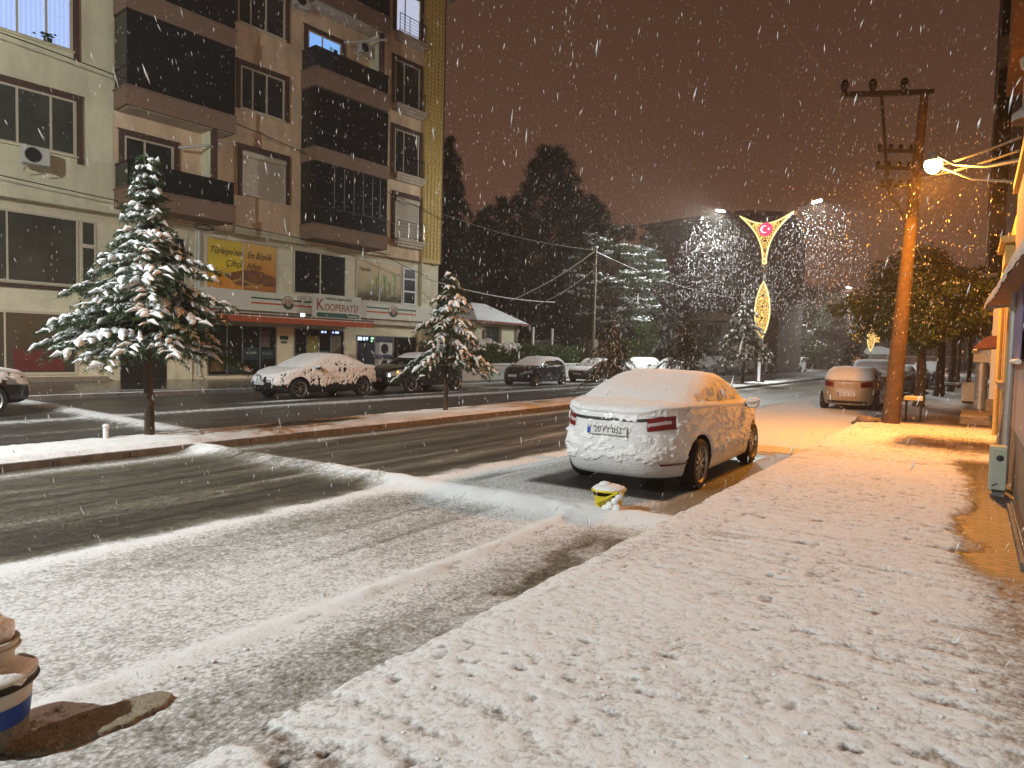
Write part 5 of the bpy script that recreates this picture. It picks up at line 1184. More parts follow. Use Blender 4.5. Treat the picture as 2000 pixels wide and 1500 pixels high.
pine('pine_tree', (-36.2, 50.0, 0), 15.2, 212, 'dark pine left of the tallest pine and right of the weeping spruce', 300, 4.8, z0=.06, n_t=110, cr=(.35, .7), tl=.40, tw=.06, **dk)
pine('pine_tree', (-27.4, 51.0, 0), 14.6, 213, 'dark pine with spiky top right of the tallest pine', 300, 4.6, snow=.10, z0=.06, n_t=110, cr=(.35, .7), nsnow=4, tl=.40, tw=.06, **dk)
pine('pine_tree', (-42.0, 56.0, 0), 13.4, 214, 'far dark pine showing low between the spruce and the tall pines', 90, 4.6, z0=.05, tl=.5, tw=.08, **dk)
pine('pine_tree', (-28.0, 44.5, 0), 8.6, 217, 'lower dark evergreen behind the hedge', 80, 3.6, z0=.12, tl=.35, tw=.05, **dk)
pine('pine_tree', (-24.8, 44.8, 0), 7.8, 218, 'lower dark evergreen behind the thin utility pole', 70, 3.0, z0=.1, tl=.35, tw=.05, **dk)
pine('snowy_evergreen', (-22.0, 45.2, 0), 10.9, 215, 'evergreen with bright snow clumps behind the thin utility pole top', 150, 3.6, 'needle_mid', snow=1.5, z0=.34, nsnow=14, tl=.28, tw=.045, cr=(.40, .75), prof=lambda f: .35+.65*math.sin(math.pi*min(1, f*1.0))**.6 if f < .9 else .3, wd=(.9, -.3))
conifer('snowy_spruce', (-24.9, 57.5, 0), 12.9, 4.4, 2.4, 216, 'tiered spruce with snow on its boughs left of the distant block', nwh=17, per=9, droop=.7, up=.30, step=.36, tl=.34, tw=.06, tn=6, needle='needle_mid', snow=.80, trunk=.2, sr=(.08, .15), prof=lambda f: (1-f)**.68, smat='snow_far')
pine('leafy_bush', (-23.0, 50.0, 0), 4.8, 219, 'dark rounded bush beneath the snowy spruce', 40, 2.2, 'hedge', snow=0, z0=.1, tl=.3, tw=.09, prof=lambda f: .5+.5*math.sin(math.pi*f))
pine('leafy_bush', (-23.5, 62.0, 0), 4.8, 220, 'olive bush behind the snow-buried cars', 50, 3.4, 'hedge', snow=.1, z0=.1, tl=.3, tw=.09, prof=lambda f: .5+.5*math.sin(math.pi*f))
for i, (x, y, H_, R_) in enumerate(((-24.5, 69, 7.2, 3.0), (-22.8, 78, 8.5, 3.3), (-23.0, 90, 9.5, 3.8), (-22.0, 103, 10.5, 4.2), (-20.8, 118, 11.5, 4.5), (-17.0, 137, 11.5, 5.0), (-11.5, 150, 10.5, 5.0), (-6.0, 152, 9.0, 4.6))):
    lb = ['hazy dark tree beside the small snowy-roofed house', 'hazy tree behind the tiered cedar', 'hazy tree behind the lit mast', 'hazy tree right of the lit mast', 'hazy tree above the small white van', 'hazy tree near the end of the street', 'hazy tree at the street end behind the farther lamp', 'faint tree at the street end beside the leafy roadside tree'][i]
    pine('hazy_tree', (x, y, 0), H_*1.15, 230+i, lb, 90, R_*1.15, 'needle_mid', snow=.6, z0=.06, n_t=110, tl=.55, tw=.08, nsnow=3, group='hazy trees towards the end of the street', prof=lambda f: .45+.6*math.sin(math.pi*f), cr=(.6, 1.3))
# --- broad-leaved roadside tree and others
def broadleaf(name, loc, label, H, R_, seed, zc, clumps=110, nl=120, lf=.075, snow=.5, trunk=.15, th=1.9, leaf='leaf', fork=6, flat=.85, group=None, wd=(-.7, .5)):
    g = np.random.default_rng(seed); root = empty(name, loc, 0, label=label, cat='tree', group=group)
    m = MB(); m.tube([(0, 0, -.2), (.02, 0, .3), (.05, .02, th*.6), (.0, 0, th)], [trunk*1.25, trunk, trunk*.85, trunk*.8], 12)
    Cs = []; 
    for i in range(clumps):
        d = g.normal(size=3); d /= np.linalg.norm(d); q = g.random()**.38; e_ = 1+.22*math.sin(3*math.atan2(d[1], d[0])+seed)+.15*g.normal()
        Cs.append(np.array([d[0]*R_*q*e_, d[1]*R_*q*e_, zc+d[2]*(H-zc)*q*flat*(1.0 if d[2] > 0 else .95)+.0]))
    Cs = np.array(Cs)
    tr = m.build('trunk', [M['bark']], root, smooth=True)
    for k in range(fork):
        a = 2*math.pi*k/fork+.3; e_ = np.array([math.cos(a)*R_*.7, math.sin(a)*R_*.7, zc+g.uniform(-.2, .8)]); mm = MB()
        mm.tube([(0, 0, th-.15), (e_[0]*.35, e_[1]*.35, th+(e_[2]-th)*.55), tuple(e_)], [trunk*.55, trunk*.35, .02], 7); mm.build('limb', [M['bark']], root, smooth=True)
    r = g.uniform(.28, .55, clumps)*R_/2.1; P = np.repeat(Cs, nl, 0); d = g.normal(size=P.shape); d /= np.linalg.norm(d, axis=1, keepdims=True)
    P = P+d*np.repeat(r, nl)[:, None]*g.random((len(P), 1))**.4; n_ = len(P)
    nrm = d*.6+g.normal(size=P.shape)*.5+np.array([0, 0, .5]); nrm /= np.linalg.norm(nrm, axis=1, keepdims=True)
    s = np.cross(nrm, g.normal(size=P.shape)); s /= np.linalg.norm(s, axis=1, keepdims=True); t = np.cross(nrm, s); L = lf*g.uniform(.6, 1.3, (n_, 1))
    V = np.stack([P-s*L*.45, P-t*L, P+s*L*.45, P+t*L], 1).reshape(-1, 3)
    mesh_np('crown', V, np.arange(len(V)).reshape(-1, 4), root, [M[leaf]])
    # snow on the upper leaves of the clumps turned to the sky
    top = (d[:, 2] > .35) & (g.random(n_) < snow*(.55+.45*(P[:, 0]*wd[0]+P[:, 1]*wd[1])/R_))
    Q = P[top]; up_ = nrm[top]; s_ = s[top]; t_ = t[top]; L_ = L[top]*.85; off = np.array([0, 0, .012])
    V = np.stack([Q-s_*L_*.5, Q-t_*L_, Q+s_*L_*.5, Q+t_*L_, Q+up_*L_*.35], 1)+off
    V[:, :4, 2] -= 0; V = V.reshape(-1, 3); b = np.arange(len(Q))*5
    F = np.concatenate([np.stack([b+i, b+(i+1) % 4, b+4], -1) for i in range(4)])
    if len(Q): mesh_np('snow_load', V, F, root, [M['snow_far']], True)
    return root
broadleaf('leafy_tree', (-1.50, 26.6, .15), 'bushy broad-leaved evergreen on the right pavement behind the leaning pole', 5.35, 1.98, 301, 3.55, clumps=260, nl=220, lf=.075, snow=.6, trunk=.17, leaf='leaf')
for i, (x, y) in enumerate(((-1.25, 35.2), (-.95, 41.5), (-.8, 47.5), (-.2, 36.5))):
    lb = ['roadside trunk right of the dark snow-streaked car', 'second roadside trunk beyond the leafy tree', 'farthest roadside trunk near the white bench', 'slender roadside trunk nearest the house wall'][i]
    broadleaf('roadside_tree', (x, y, .15), lb, 5.6, 1.7, 310+i, 4.2, clumps=34, nl=70, lf=.11, snow=.4, trunk=(.19, .17, .13, .09)[i], th=2.7, group='trees along the right pavement', leaf='leaf')
# ================================================================ GUARD HOUSE, WALL, HEDGE, DISTANT BLOCKS
M['house_y'] = mat('pale_yellow_render', (.52, .49, .33), .9, noise=.08, nscale=2)
t = empty('guard_house', (-24.6, 32.0, .1), 0, label='small pale yellow single-storey house with a snowy roof behind the hedge', cat='house')
m = MB(); m.box(-3.2, 0, 0, 4.6, 0, 3.35); m.build('wall', [M['house_y']], t)
m = MB(); m.v = []; e0 = 3.35
m.add([(.45, -.4, e0), (.45, 5.1, e0), (-3.6, 5.1, e0), (-3.6, -.4, e0), (-1.6, 1.6, e0+1.15), (-1.6, 3.1, e0+1.15)], [(0, 1, 5, 4), (1, 2, 5), (2, 3, 4, 5), (3, 0, 4), (0, 3, 2, 1)]); rf = m.build('roof', [M['fascia']], t)
m = MB(); z = e0+.05; m.add([(.47, -.42, z), (.47, 5.12, z), (-3.62, 5.12, z), (-3.62, -.42, z), (-1.6, 1.6, z+1.2), (-1.6, 3.1, z+1.2)], [(0, 1, 5, 4), (1, 2, 5), (2, 3, 4, 5), (3, 0, 4)]); m.build('roof_snow', [M['snow_far']], rf)
m = MB(); m.box(.43, .50, -.45, 5.15, e0-.10, e0+.04); m.build('gutter', [mat('red_gutter', (.16, .05, .03), .6)], rf)
m = MB(); m.box(0, .04, 1.1, 2.35, 1.1, 3.05); wn = m.build('window', [M['glass_green']], t)
for y in (.78, 2.35): 
    m = MB(); m.box(0, .07, y, y+.32, 1.1, 3.05); m.build('window_shutter', [mat('shutter_brown', (.09, .06, .035), .7, noise=.3)], wn)
m = MB()
for i in range(9): m.bar((.08, 1.12+i*.15, 1.1), (.08, 1.12+i*.15, 3.05), .02)
m.build('window_bars', [M['dark_metal']], wn)
m = MB(); m.box(0, .03, 4.4, 4.6, 0, 3.3); m.box(-.2, .0, 4.6, 4.63, 0, 3.3); m.build('corner_strip', [M['concrete']], t)
m = MB(); m.tube([(.1, 4.2, 3.3), (.1, 4.2, 3.2), (.05, 4.25, 3.0), (.05, 4.25, .1)], .04, 8); m.build('downpipe', [M['concrete']], t)
m = MB(); m.tube([(.15, 4.3, e0+.1), (.15, 4.3, e0+.9)], .02, 5); m.build('vent_pipe', [M['metal']], t)
m = MB(); m.box(-1.0, .8, 5.0, 7.6, 0, 2.4); o = m.build('porch', [M['dark_metal']], t)
for y in (5.1, 7.5):
    q = MB(); q.box(.8, .92, y-.06, y+.06, 0, 3.2); q.build('porch_post', [M['plastic_w']], t)
# low striped wall
t = empty('garden_wall', (-21.7, 25.2, .12), 0, label='low white wall with horizontal grooves behind the dark blue hatchback', cat='wall')
m = MB()
for i in range(5): m.box(0, .16, 0, 14.4, .16*i+.02, .16*i+.155)
m.box(.02, .14, 0, 14.4, 0, .85); m.build('courses', [mat('wall_white', (.52, .50, .44), .8, noise=.12, nscale=2)], t)
m = MB(); m.box(-.04, .20, -.03, 14.43, .82, .90); m.build('coping', [M['snow_far']], t)
# hedge
g = np.random.default_rng(5)
t = empty('hedge', (-22.3, 25.0, .1), 0, label='clipped hedge above the low white wall, snowy at its left half', cat='hedge')
n_ = 26000; P = g.random((n_, 3))*np.array([1.3, 16.2, 1.0])+np.array([-.65, 0, .85]); P[:, 2] += .12*np.sin(P[:, 1]*1.7)+g.normal(size=n_)*.05
side = g.random(n_); P[:, 0] = np.where(side < .5, .62+g.normal(size=n_)*.07+.08*np.sin(P[:, 1]*3), P[:, 0]); P[:, 2] = np.where(side > .72, 1.85+.12*np.sin(P[:, 1]*1.7)+g.normal(size=n_)*.07, P[:, 2])
V = tufts(P, g.normal(size=P.shape), .13, .06, 1, .5, g); mesh_np('foliage', V, np.arange(len(V)).reshape(-1, 3), t, [M['hedge']])
m = MB(); m.box(-.5, .48, .1, 16, .0, 1.75); m.build('inner_twigs', [M['bark']], t)
m = MB()
for i in range(900):
    y = 7.5*g.random()**.9+.2; m.blob((g.uniform(-.3, .72), y, 1.90+.12*math.sin(y*1.7)+g.normal()*.07-(.35*g.random() if g.random() < .3 else 0)), g.uniform(.05, .14), seg=6, rings=4, flat=.6, jit=.3)
m.build('snow_load', [M['snow_far']], t, smooth='all', kind='stuff')
# gate pillar and leaning trunk by the wall's end
t = empty('gate_pillar', (-21.4, 40.6, .1), 0, label='wide weathered timber-clad gate pillar at the end of the low wall', cat='pillar')
m = MB(); m.prism([(-.55, 0), (.75, 0), (.42, 2.2), (.3, 2.55), (-.35, 2.5), (-.5, 2.1)], 'y', -.3, .5); m.build('post', [mat('weathered_wood', (.09, .07, .05), .9, noise=.4, nscale=8, bump=.6, stretch=(1, 1, .15))], t)
m = MB(); m.box(.42, .52, -.28, .0, 0, 2.2); m.box(-.6, .8, -.34, .54, 0, .3); m.build('base', [M['stone']], t)
t = empty('gate', (-21.4, 41.3, .1), 0, label='dark solid yard gate right of the weathered pillar', cat='gate')
m = MB(); m.box(-.04, .04, 0, 2.6, .05, 2.3); m.build('panel', [M['brown']], t); m = MB(); [m.bar((.05, .3*i+.1, .1), (.05, .3*i+.1, 2.25), .03) for i in range(9)]; m.build('bars', [M['dark_metal']], t)
# thin utility pole
t = empty('utility_pole', (-13.6-.9, 28.2, 0), 0, label='thin steel utility pole with two short crossarms behind the third cedar', cat='utility pole')
t.location = (-20.9, 40.1, .1)
m = MB(); m.tube([(0, 0, 0), (0, 0, 8.55)], [.11, .07], 10); m.build('pole', [mat('pole_steel', (.20, .16, .11), .5, metal=.4)], t, smooth=True)
for z, w_ in ((7.35, .42), (7.95, .32)):
    m = MB(); m.bar((-w_, 0, z), (w_, 0, z), .06); c_ = m.build('crossarm', [M['dark_metal']], t)
    for sx in (-1, 1): q = MB(); q.lathe([(.001, z+.2), (.05, z+.18), (.055, z+.05), (.03, z+.02)], (sx*w_*.8, -.05, 0), 8, 'z'); q.build('insulator', [M['black']], c_)
m = MB(); m.blob((0, 0, 8.58), .14, flat=.6); m.build('snow_cap', [M['snow_far']], t, smooth='all')
def wire(pts, label, r=.012, sag=.4, mt='black', snowy=False, name='overhead_wire', group='overhead wires'):
    a, b = Vector(pts[0]), Vector(pts[1]); P = [a.lerp(b, f)-Vector((0, 0, sag*4*f*(1-f))) for f in np.linspace(0, 1, 18)]
    m = MB(); m.tube(P, r, 5); return m.build(name, [M[mt]], None, smooth=True, label=label, cat='wire', group=group)
BW = lambda u, z, off=0: tuple(Vector(B.location)+Matrix.Rotation(B.rotation_euler.z, 3, 'Z') @ Vector((off, u, z)))
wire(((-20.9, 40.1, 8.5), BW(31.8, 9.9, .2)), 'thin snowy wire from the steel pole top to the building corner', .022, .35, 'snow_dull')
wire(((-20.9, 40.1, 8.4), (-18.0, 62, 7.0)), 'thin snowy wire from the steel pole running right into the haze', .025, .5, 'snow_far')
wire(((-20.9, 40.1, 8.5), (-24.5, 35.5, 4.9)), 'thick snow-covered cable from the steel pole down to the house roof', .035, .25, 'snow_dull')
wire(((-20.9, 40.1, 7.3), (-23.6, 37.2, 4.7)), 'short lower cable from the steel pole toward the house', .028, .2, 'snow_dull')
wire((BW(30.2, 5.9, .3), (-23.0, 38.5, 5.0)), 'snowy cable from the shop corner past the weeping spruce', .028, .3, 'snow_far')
wire((BW(2, 12.3, 1.2), BW(31.8, 9.5, .25)), 'dark cable crossing the upper facade from left edge to building corner', .022, -.75, 'black')
wire((BW(2, 7.9, .5), BW(27.6, 6.9, .35)), 'dark cable running along the facade above the shop windows', .02, .2, 'black')
wire((BW(26.6, 6.95, .5), BW(30.6, 6.0, .3)), 'short cable under the right balcony to the wall lip', .02, .08, 'black')
m = MB(); m.tube([BW(17.0+.45*math.cos(a), 6.78+.13*math.sin(a), .35) for a in np.linspace(0, 6.28, 16)], .02, 5); m.tube([BW(17.0+.38*math.cos(a), 6.74+.10*math.sin(a), .40) for a in np.linspace(0, 6.28, 16)], .02, 5); m.build('cable_coil', [M['black']], None, label='loop of spare cable hanging above the wheat poster window', cat='cable')
# white bare frame tree / pergola, pillar by the van, far lit windows and shed
t = empty('snowy_shrub', (-20.3, 93, 0), 0, label='bare drooping shrub outlined in snow left of the white van', cat='shrub')
m = MB(); 
for k in range(9):
    a = rnd.uniform(0, 6.28); R2 = rnd.uniform(.8, 2.2); P = [(math.cos(a)*R2*f, math.sin(a)*R2*f, 3.4*f*(2-f)*.95-1.4*f**3) for f in np.linspace(0, 1, 9)]; m.tube(P, .05, 5)
m.build('stems', [M['snow_far']], t)
t = empty('white_pillar', (-18.9, 84.5, 0), 0, label='narrow white roadside pillar between the lit mast and the white van', cat='pillar')
m = MB(); m.box(-.28, .28, -.15, .15, 0, 2.3); m.build('panel', [mat('pillar_white', (.75, .75, .75), .5)], t); m = MB(); m.box(-.75, -.28, -.15, .15, 0, 2.35); m.build('side_board', [M['fascia']], t)  # panel in one even white, no emission
def block(name, loc, size, label, wallm, floors, cols, roofm='fascia', eave=.7, cat='building', zf=3.4, wz=1.2, wh=1.5, rh=1.8, rz=0, lit=()):
    w_, d_, h_ = size; t = empty(name, loc, rz, label=label, cat=cat)
    m = MB(); m.box(0, w_, 0, d_, 0, h_); m.build('wall', [wallm], t)
    m = MB(); m.add([(-eave, -eave, h_), (w_+eave, -eave, h_), (w_+eave, d_+eave, h_), (-eave, d_+eave, h_), (w_*.35, d_*.5, h_+rh), (w_*.65, d_*.5, h_+rh)], [(0, 1, 5, 4), (1, 2, 5), (2, 3, 4, 5), (3, 0, 4), (0, 3, 2, 1)]); m.build('roof', [M[roofm]], t)
    m = MB(); m.box(-eave, w_+eave, -eave, d_+eave, h_-.15, h_-.01); m.build('eave', [M['brown']], t)
    for f_ in range(floors):
        for c_ in range(cols):
            x = w_*(c_+.5)/cols; z = zf*f_+wz; q = MB(); q.box(x-.75, x+.75, -.06, .02, z, z+wh); wd_ = q.build('window', [M['fascia']], t)
            q = MB(); q.box(x-.67, x-.03, -.075, -.061, z+.08, z+wh-.08); q.box(x+.03, x+.67, -.075, -.061, z+.08, z+wh-.08); q.build('pane', [M['emit_warm'] if (f_, c_) in lit else M['glass_dark']], wd_)
        if f_: q = MB(); q.box(w_*.30, w_*.62, -1.2, 0, zf*f_-.2, zf*f_+.85); q.build('balcony', [M['fascia']], t)
    return t
wb = mat('hazy_brown_wall', (.07, .040, .027), .9, noise=.12, nscale=.6)
block('distant_block', (-33.0, 76, 0), (15.5, 12, 17.0), 'large brown apartment block in the haze behind the lit mast', wb, 5, 4, rh=2.0)
block('small_house', (-25.4, 66, 0), (5.6, 6, 5.2), 'small pale house with snow-covered roof above the brownish cedar', mat('hazy_pale_wall', (.36, .33, .30), .9), 2, 2, 'snow_far', .4, 'house', rh=1.2, zf=2.6, wz=1.0, wh=1.2)
block('distant_block', (-60, 70, 0), (22, 14, 9), 'low building behind the dark pines', wb, 2, 5)
block('distant_block', (-26.5, 128, 0), (14, 10, 10), 'faint building with orange lit windows beyond the hazy trees', wb, 3, 5, lit=((0, 3), (0, 4), (1, 3), (1, 4)))
t = empty('far_wall', (-12.0, 128, 0), 0, label='long reddish boundary wall at the far end of the street', cat='wall'); m = MB(); m.box(-2, 10, 0, .3, 0, 2.4); m.build('panel', [mat('reddish', (.22, .12, .09), .9)], t); m = MB(); m.box(-2, 10, -.05, .35, 2.4, 2.5); m.build('coping', [M['snow_far']], t)
t = empty('far_shed', (-14.5, 120, 0), 0, label='snow-topped shed right of the small white van', cat='shed'); m = MB(); m.box(0, 4.5, 0, 3, 0, 2.6); m.build('wall', [M['stone']], t); m = MB(); m.prism([(-.3, 2.6), (4.8, 2.6), (4.3, 3.3), (2.2, 3.9), (.4, 3.6)], 'y', -.3, 3.3); m.build('roof_snow', [M['snow_far']], t)
# distant wood
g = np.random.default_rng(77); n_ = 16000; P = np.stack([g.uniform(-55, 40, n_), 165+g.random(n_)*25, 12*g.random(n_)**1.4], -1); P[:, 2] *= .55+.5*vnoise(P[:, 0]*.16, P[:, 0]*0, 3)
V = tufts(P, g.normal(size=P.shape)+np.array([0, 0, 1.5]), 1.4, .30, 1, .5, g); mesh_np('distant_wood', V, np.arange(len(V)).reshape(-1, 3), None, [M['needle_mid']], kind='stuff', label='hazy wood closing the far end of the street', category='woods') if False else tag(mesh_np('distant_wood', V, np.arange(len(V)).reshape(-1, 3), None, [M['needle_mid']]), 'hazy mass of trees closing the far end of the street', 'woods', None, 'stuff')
# ================================================================ THE LEANING POLE
t = empty('utility_pole', (-1.62, 18.75, .15), 0, label='leaning concrete power pole with black insulators on the right pavement', cat='utility pole')
rx = np.array([math.cos(R(34)), math.sin(R(34)), 0])
top = rx*.42+np.array([0, 0, 7.95]); m = MB(); m.tube([(0, 0, -.2), tuple(top*.5), tuple(top)], [.205, .15, .085], 14)
m.build('shaft', [mat('pole_concrete', (.085, .052, .03), .85, noise=.4, nscale=6, bump=.6, bscale=22)], t, smooth=True)
def onp(z): return top*(z/7.95)
def cross(z, l0, l1, w_=.11, tilt=.05):
    a = onp(z)+rx*l0+np.array([0, 0, -abs(l0)*tilt*1.2]); b = onp(z)+rx*l1; m = MB(); m.bar(tuple(a), tuple(b), w_, w_); return m.build('crossarm', [M['dark_metal']], t), a, b
ca, a, b = cross(7.95, -1.95, .20)
for f in (.02, .33, .68):
    p = a+(b-a)*f; q = MB(); q.lathe([(.001, .30), (.05, .29), (.075, .24), (.10, .20), (.07, .17), (.10, .12), (.07, .09), (.05, .03), (.05, 0)], (p[0], p[1], p[2]+.05), 12, 'z')
    q.build('insulator', [M['black']], ca, smooth=True)
for z, l0 in ((6.55, -.95), (6.15, -.95), (5.72, -.8)):
    c2, a2, b2 = cross(z, l0, .0, .07, .0)
    for f in (.02, .3, .55, .8): p = a2+(b2-a2)*f; q = MB(); q.lathe([(.001, .13), (.04, .12), (.05, .04), (.02, 0)], (p[0], p[1], p[2]+.03), 8, 'z'); q.build('insulator', [M['black']], c2)
m = MB(); p0 = onp(7.9)+rx*-1.02+np.array([0, 0, -.05]); m.bar(tuple(p0), tuple(onp(5.6)+rx*-.62), .05); m.bar(tuple(onp(5.6)+rx*-.62), tuple(onp(4.75)), .05); m.build('hanger_rod', [M['dark_metal']], t)
m = MB(); m.blob((-.42, -.1, .05), .30, flat=.5, seg=9, rings=5, jit=.35); m.blob((-.2, .0, .04), .26, flat=.45, seg=8, rings=5, jit=.35); o = m.build('rubble_pile', [M['stone']], None, smooth='all', label='snow-dusted rubble heap at the foot of the leaning pole', cat='rubble'); o.location = (-1.75, 18.9, .12)
PT = np.array([-1.62, 18.75, .15])
ta, tb = PT+a, PT+b
wire((tuple(ta), (-6.5, -2, 12.6)), 'thin snowy wire from the leftmost insulator toward the upper left', .004, .5, 'snow_dull')
wire((tuple(ta+np.array([0, 0, -.1])), (-13.5, 60, 8.5)), 'thin wire from the pole crossarm receding to the left', .008, .8, 'snow_dull')
wire((tuple(PT+onp(6.1)), (.42, 13.0, 5.15)), 'snow-lined cable from the pole to the right-hand house', .022, .06, 'snow_dull')
wire((tuple(PT+onp(5.9)), (.42, 13.2, 5.0)), 'lower snow-lined cable from the pole to the right-hand house', .02, .05, 'snow_dull')
wire((tuple(PT+onp(7.3)), (.7, 30.0, 7.6)), 'thin wire high between the leaning pole and the tall dark building', .008, .1, 'snow_dull')
wire((tuple(PT+onp(4.6)), (-1.2, 40, 4.9)), 'snowy wire receding behind the leafy tree', .016, .2, 'snow_far')
# stool beside the pole
t = empty('small_table', (-1.22, 19.9, .15), 0, label='small snow-topped table standing just right of the leaning pole', cat='table')
m = MB(); m.box(-.2, .2, -.2, .2, .56, .60); m.build('table_top', [M['plastic_w']], t); m = MB(); m.box(-.2, .2, -.2, .2, .602, .66); m.build('snow_cap', [M['snow']], t, bevel=.02)
for x in (-.16, .16):
    for y in (-.16, .16): m = MB(); m.bar((x, y, 0), (x, y, .56), .03); m.build('leg', [M['black']], t)
# ================================================================ RIGHT-HAND SIDE HOUSES
WX = .43
pp = mat('pink_plaster', (.40, .30, .26), .85, noise=.12, nscale=2, bump=.3)
t = empty('pink_house', (WX, 6.0, .15), 0, label='pale pink plastered house wall at the right edge with stone footing', cat='house')
m = MB(); m.box(0, 5, -3, 6.9, .75, 4.15); m.build('wall', [pp], t)
m = MB(); m.box(.02, 5, -3, 6.88, 0, .75); m.build('stone_footing', [M['stone']], t)
m = MB(); m.box(-.06, 5, -3, 7.0, 4.15, 4.3); m.build('cornice', [mat('ochre', (.55, .36, .10), .8)], t)
t = empty('house_canopy', (0, 0, 2.56), 0, label='flat canopy edge loaded with thick snow greyed as in shade over the pink house front', cat='canopy')
ce = lambda y: .285-(y-6.5)*.027
m = MB(); m.add([(ce(4), 4, 0), (ce(12.7), 12.7, .02), (.9, 12.7, .02), (.9, 4, 0), (ce(4), 4, .05), (ce(12.7), 12.7, .07), (.9, 12.7, .07), (.9, 4, .05)], [(0, 3, 2, 1), (4, 5, 6, 7), (0, 1, 5, 4), (1, 2, 6, 5), (2, 3, 7, 6), (3, 0, 4, 7)]); m.build('roof_sheet', [M['fascia']], t)
ys = np.linspace(4, 12.75, 220); nr = 14; V = []
for i_, y in enumerate(ys):
    x0 = ce(y)-.035*float(fbm(y*1.3, 1.0, 3, 5))-.01; th_ = .20+.07*(float(fbm(y*1.1, 3.0, 3, 9))-.5)*2; sagz = .03*float(fbm(y*2.6, 7., 3, 2))
    for k_ in range(nr):
        f_ = k_/(nr-1); a_ = f_*math.pi*.5
        px = x0+.16*(1-math.cos(a_))*1.0-.012*(float(fbm(y*6, f_*4+3, 2, 4))-.5)*2; pz = -.03-sagz+(th_+.05)*math.sin(a_)
        V.append((px, y, pz))
    V.append((.9, y, th_+.04))
n1 = nr+1; F = [(i_*n1+k_, (i_+1)*n1+k_, (i_+1)*n1+k_+1, i_*n1+k_+1) for i_ in range(len(ys)-1) for k_ in range(nr)]
m = MB(); m.add(V, F); m.add([V[(len(ys)-1)*n1+k_] for k_ in range(n1)]+[(.9, 12.75, .05)], [tuple(range(n1+1))]); m.build('snow_load', [mat('shaded_snow', (.42, .43, .42), .85, noise=.3, nscale=7, bump=.8, bscale=18)], t, smooth='all')  # snow coloured darker grey to carry the shade it sits in
t = empty('banner', (.40, 9.75, 1.72), 0, label='lilac cloth banner hanging on the pink house beside the downpipe', cat='banner')
m = MB(); m.prism([(-.012, .02), (-.012, 1.35), (.0, 1.35), (.0, .02)], 'y', -.9, .85); m.build('cloth', [mat('lilac_cloth', (.16, .14, .26), .7, noise=.15, nscale=3, bump=.3, bscale=8)], t)
m = MB(); m.tube([(-.02, -.92, .0), (-.02, .88, .0)], .03, 8); m.build('bottom_rod', [M['plastic_w']], t)
m = MB(); m.tube([(.372, 10.3, 2.6), (.372, 10.3, 1.25), (.372, 10.33, .95), (.372, 10.33, .2)], .042, 12)
o = m.build('downpipe', [M['galv']], None, smooth=True, label='grey downpipe on the pink house behind the meter box', cat='pipe')
t = empty('gas_meter_box', (.30, 9.75, .17), 0, label='pale green-grey gas meter box standing by the right wall', cat='meter box')
gmx = mat('box_green_grey', (.36, .40, .33), .5, noise=.08)
m = MB(); m.box(-.10, .07, -.12, .12, .04, .56); m.build('cabinet', [gmx], t, bevel=.012)
m = MB(); m.box(-.075, .065, -.148, -.122, .06, .54); dr2 = m.build('door', [gmx], t, bevel=.006)
m = MB(); m.lathe([(.001, -.155), (.020, -.156), (.036, -.153), (.038, -.148)], (.0, 0, .43), 20, 'y'); m.build('vent', [M['dark_metal']], dr2); m = MB(); m.lathe([(.001, -.162), (.012, -.162), (.013, -.156)], (.0, 0, .43), 12, 'y'); m.build('lock', [M['black']], dr2)
m = MB(); m.prism([(-.06, .10), (-.01, .135), (-.02, .14), (-.07, .105)], 'y', -.155, -.149); m.build('label_strip', [M['ink']], dr2)
m = MB(); m.box(-.06, .06, -.08, .1, -.02, .04); m.build('foot', [M['metal']], t)
t = empty('door_step', (WX-.02, 5.0, .13), 0, label='dark wet stone step along the right wall in the foreground', cat='step')
ws = mat('wet_stone', (.06, .048, .036), .22, noise=.4, nscale=6, bump=.3)
m = MB(); m.box(-.02, 1.2, 1.3, 4.0, 0, .10); m.build('slab', [ws], t, bevel=.01); m = MB(); m.box(-.05, -.022, 1.3, 4.0, 0, .075); m.build('edge', [M['kerb']], t)
# ochre house beyond, lit by the sodium lamp
oc = mat('ochre_render', (.52, .36, .12), .85, noise=.1, nscale=2)
t = empty('ochre_house', (.52, 14.2, .15), 0, label='ochre house front with pilaster and window ledges lit orange', cat='house')
m = MB(); m.box(0, 5, -1.3, 8.2, 0, 4.3); m.build('wall', [mat('ochre_dark', (.22, .14, .07), .9, noise=.3, nscale=2)], t)
m = MB(); m.box(-.12, 0, -.9, -.3, 1.25, 3.1); m.build('pilaster', [oc], t); m = MB(); m.box(-.10, 0, .9, 1.3, .2, 3.2); m.build('pilaster', [oc], t)
m = MB(); m.box(-.20, 0, -1.1, .2, 3.1, 3.42); m.box(-.27, 0, -1.2, .3, 3.42, 3.52); m.build('ledge', [oc], t)
m = MB(); m.prism([(-.16, 1.12), (-.2, 1.24), (0, 1.26), (0, 1.02)], 'y', -1.15, .5); m.build('ledge', [M['concrete']], t)
m = MB(); m.prism([(-.17, 0), (-.10, 1.1), (0, 1.1), (0, 0)], 'y', -1.15, -.2); m.build('stone_base', [M['stone']], t)
m = MB(); m.prism([(-.1, 0), (-.06, 1.0), (0, 1.0), (0, 0)], 'y', .1, 1.4); m.build('stone_base', [M['stone']], t)
m = MB(); m.tube([(-.10, 2.4, 3.4), (-.16, 2.4, 2.9), (-.12, 2.4, 2.6), (-.12, 2.4, .1)], .045, 8); m.build('drain_pipe', [oc], t)
m = MB(); m.box(-.02, 0.0, -.25, .85, 1.35, 3.0); m.build('shop_door', [M['brown']], t)
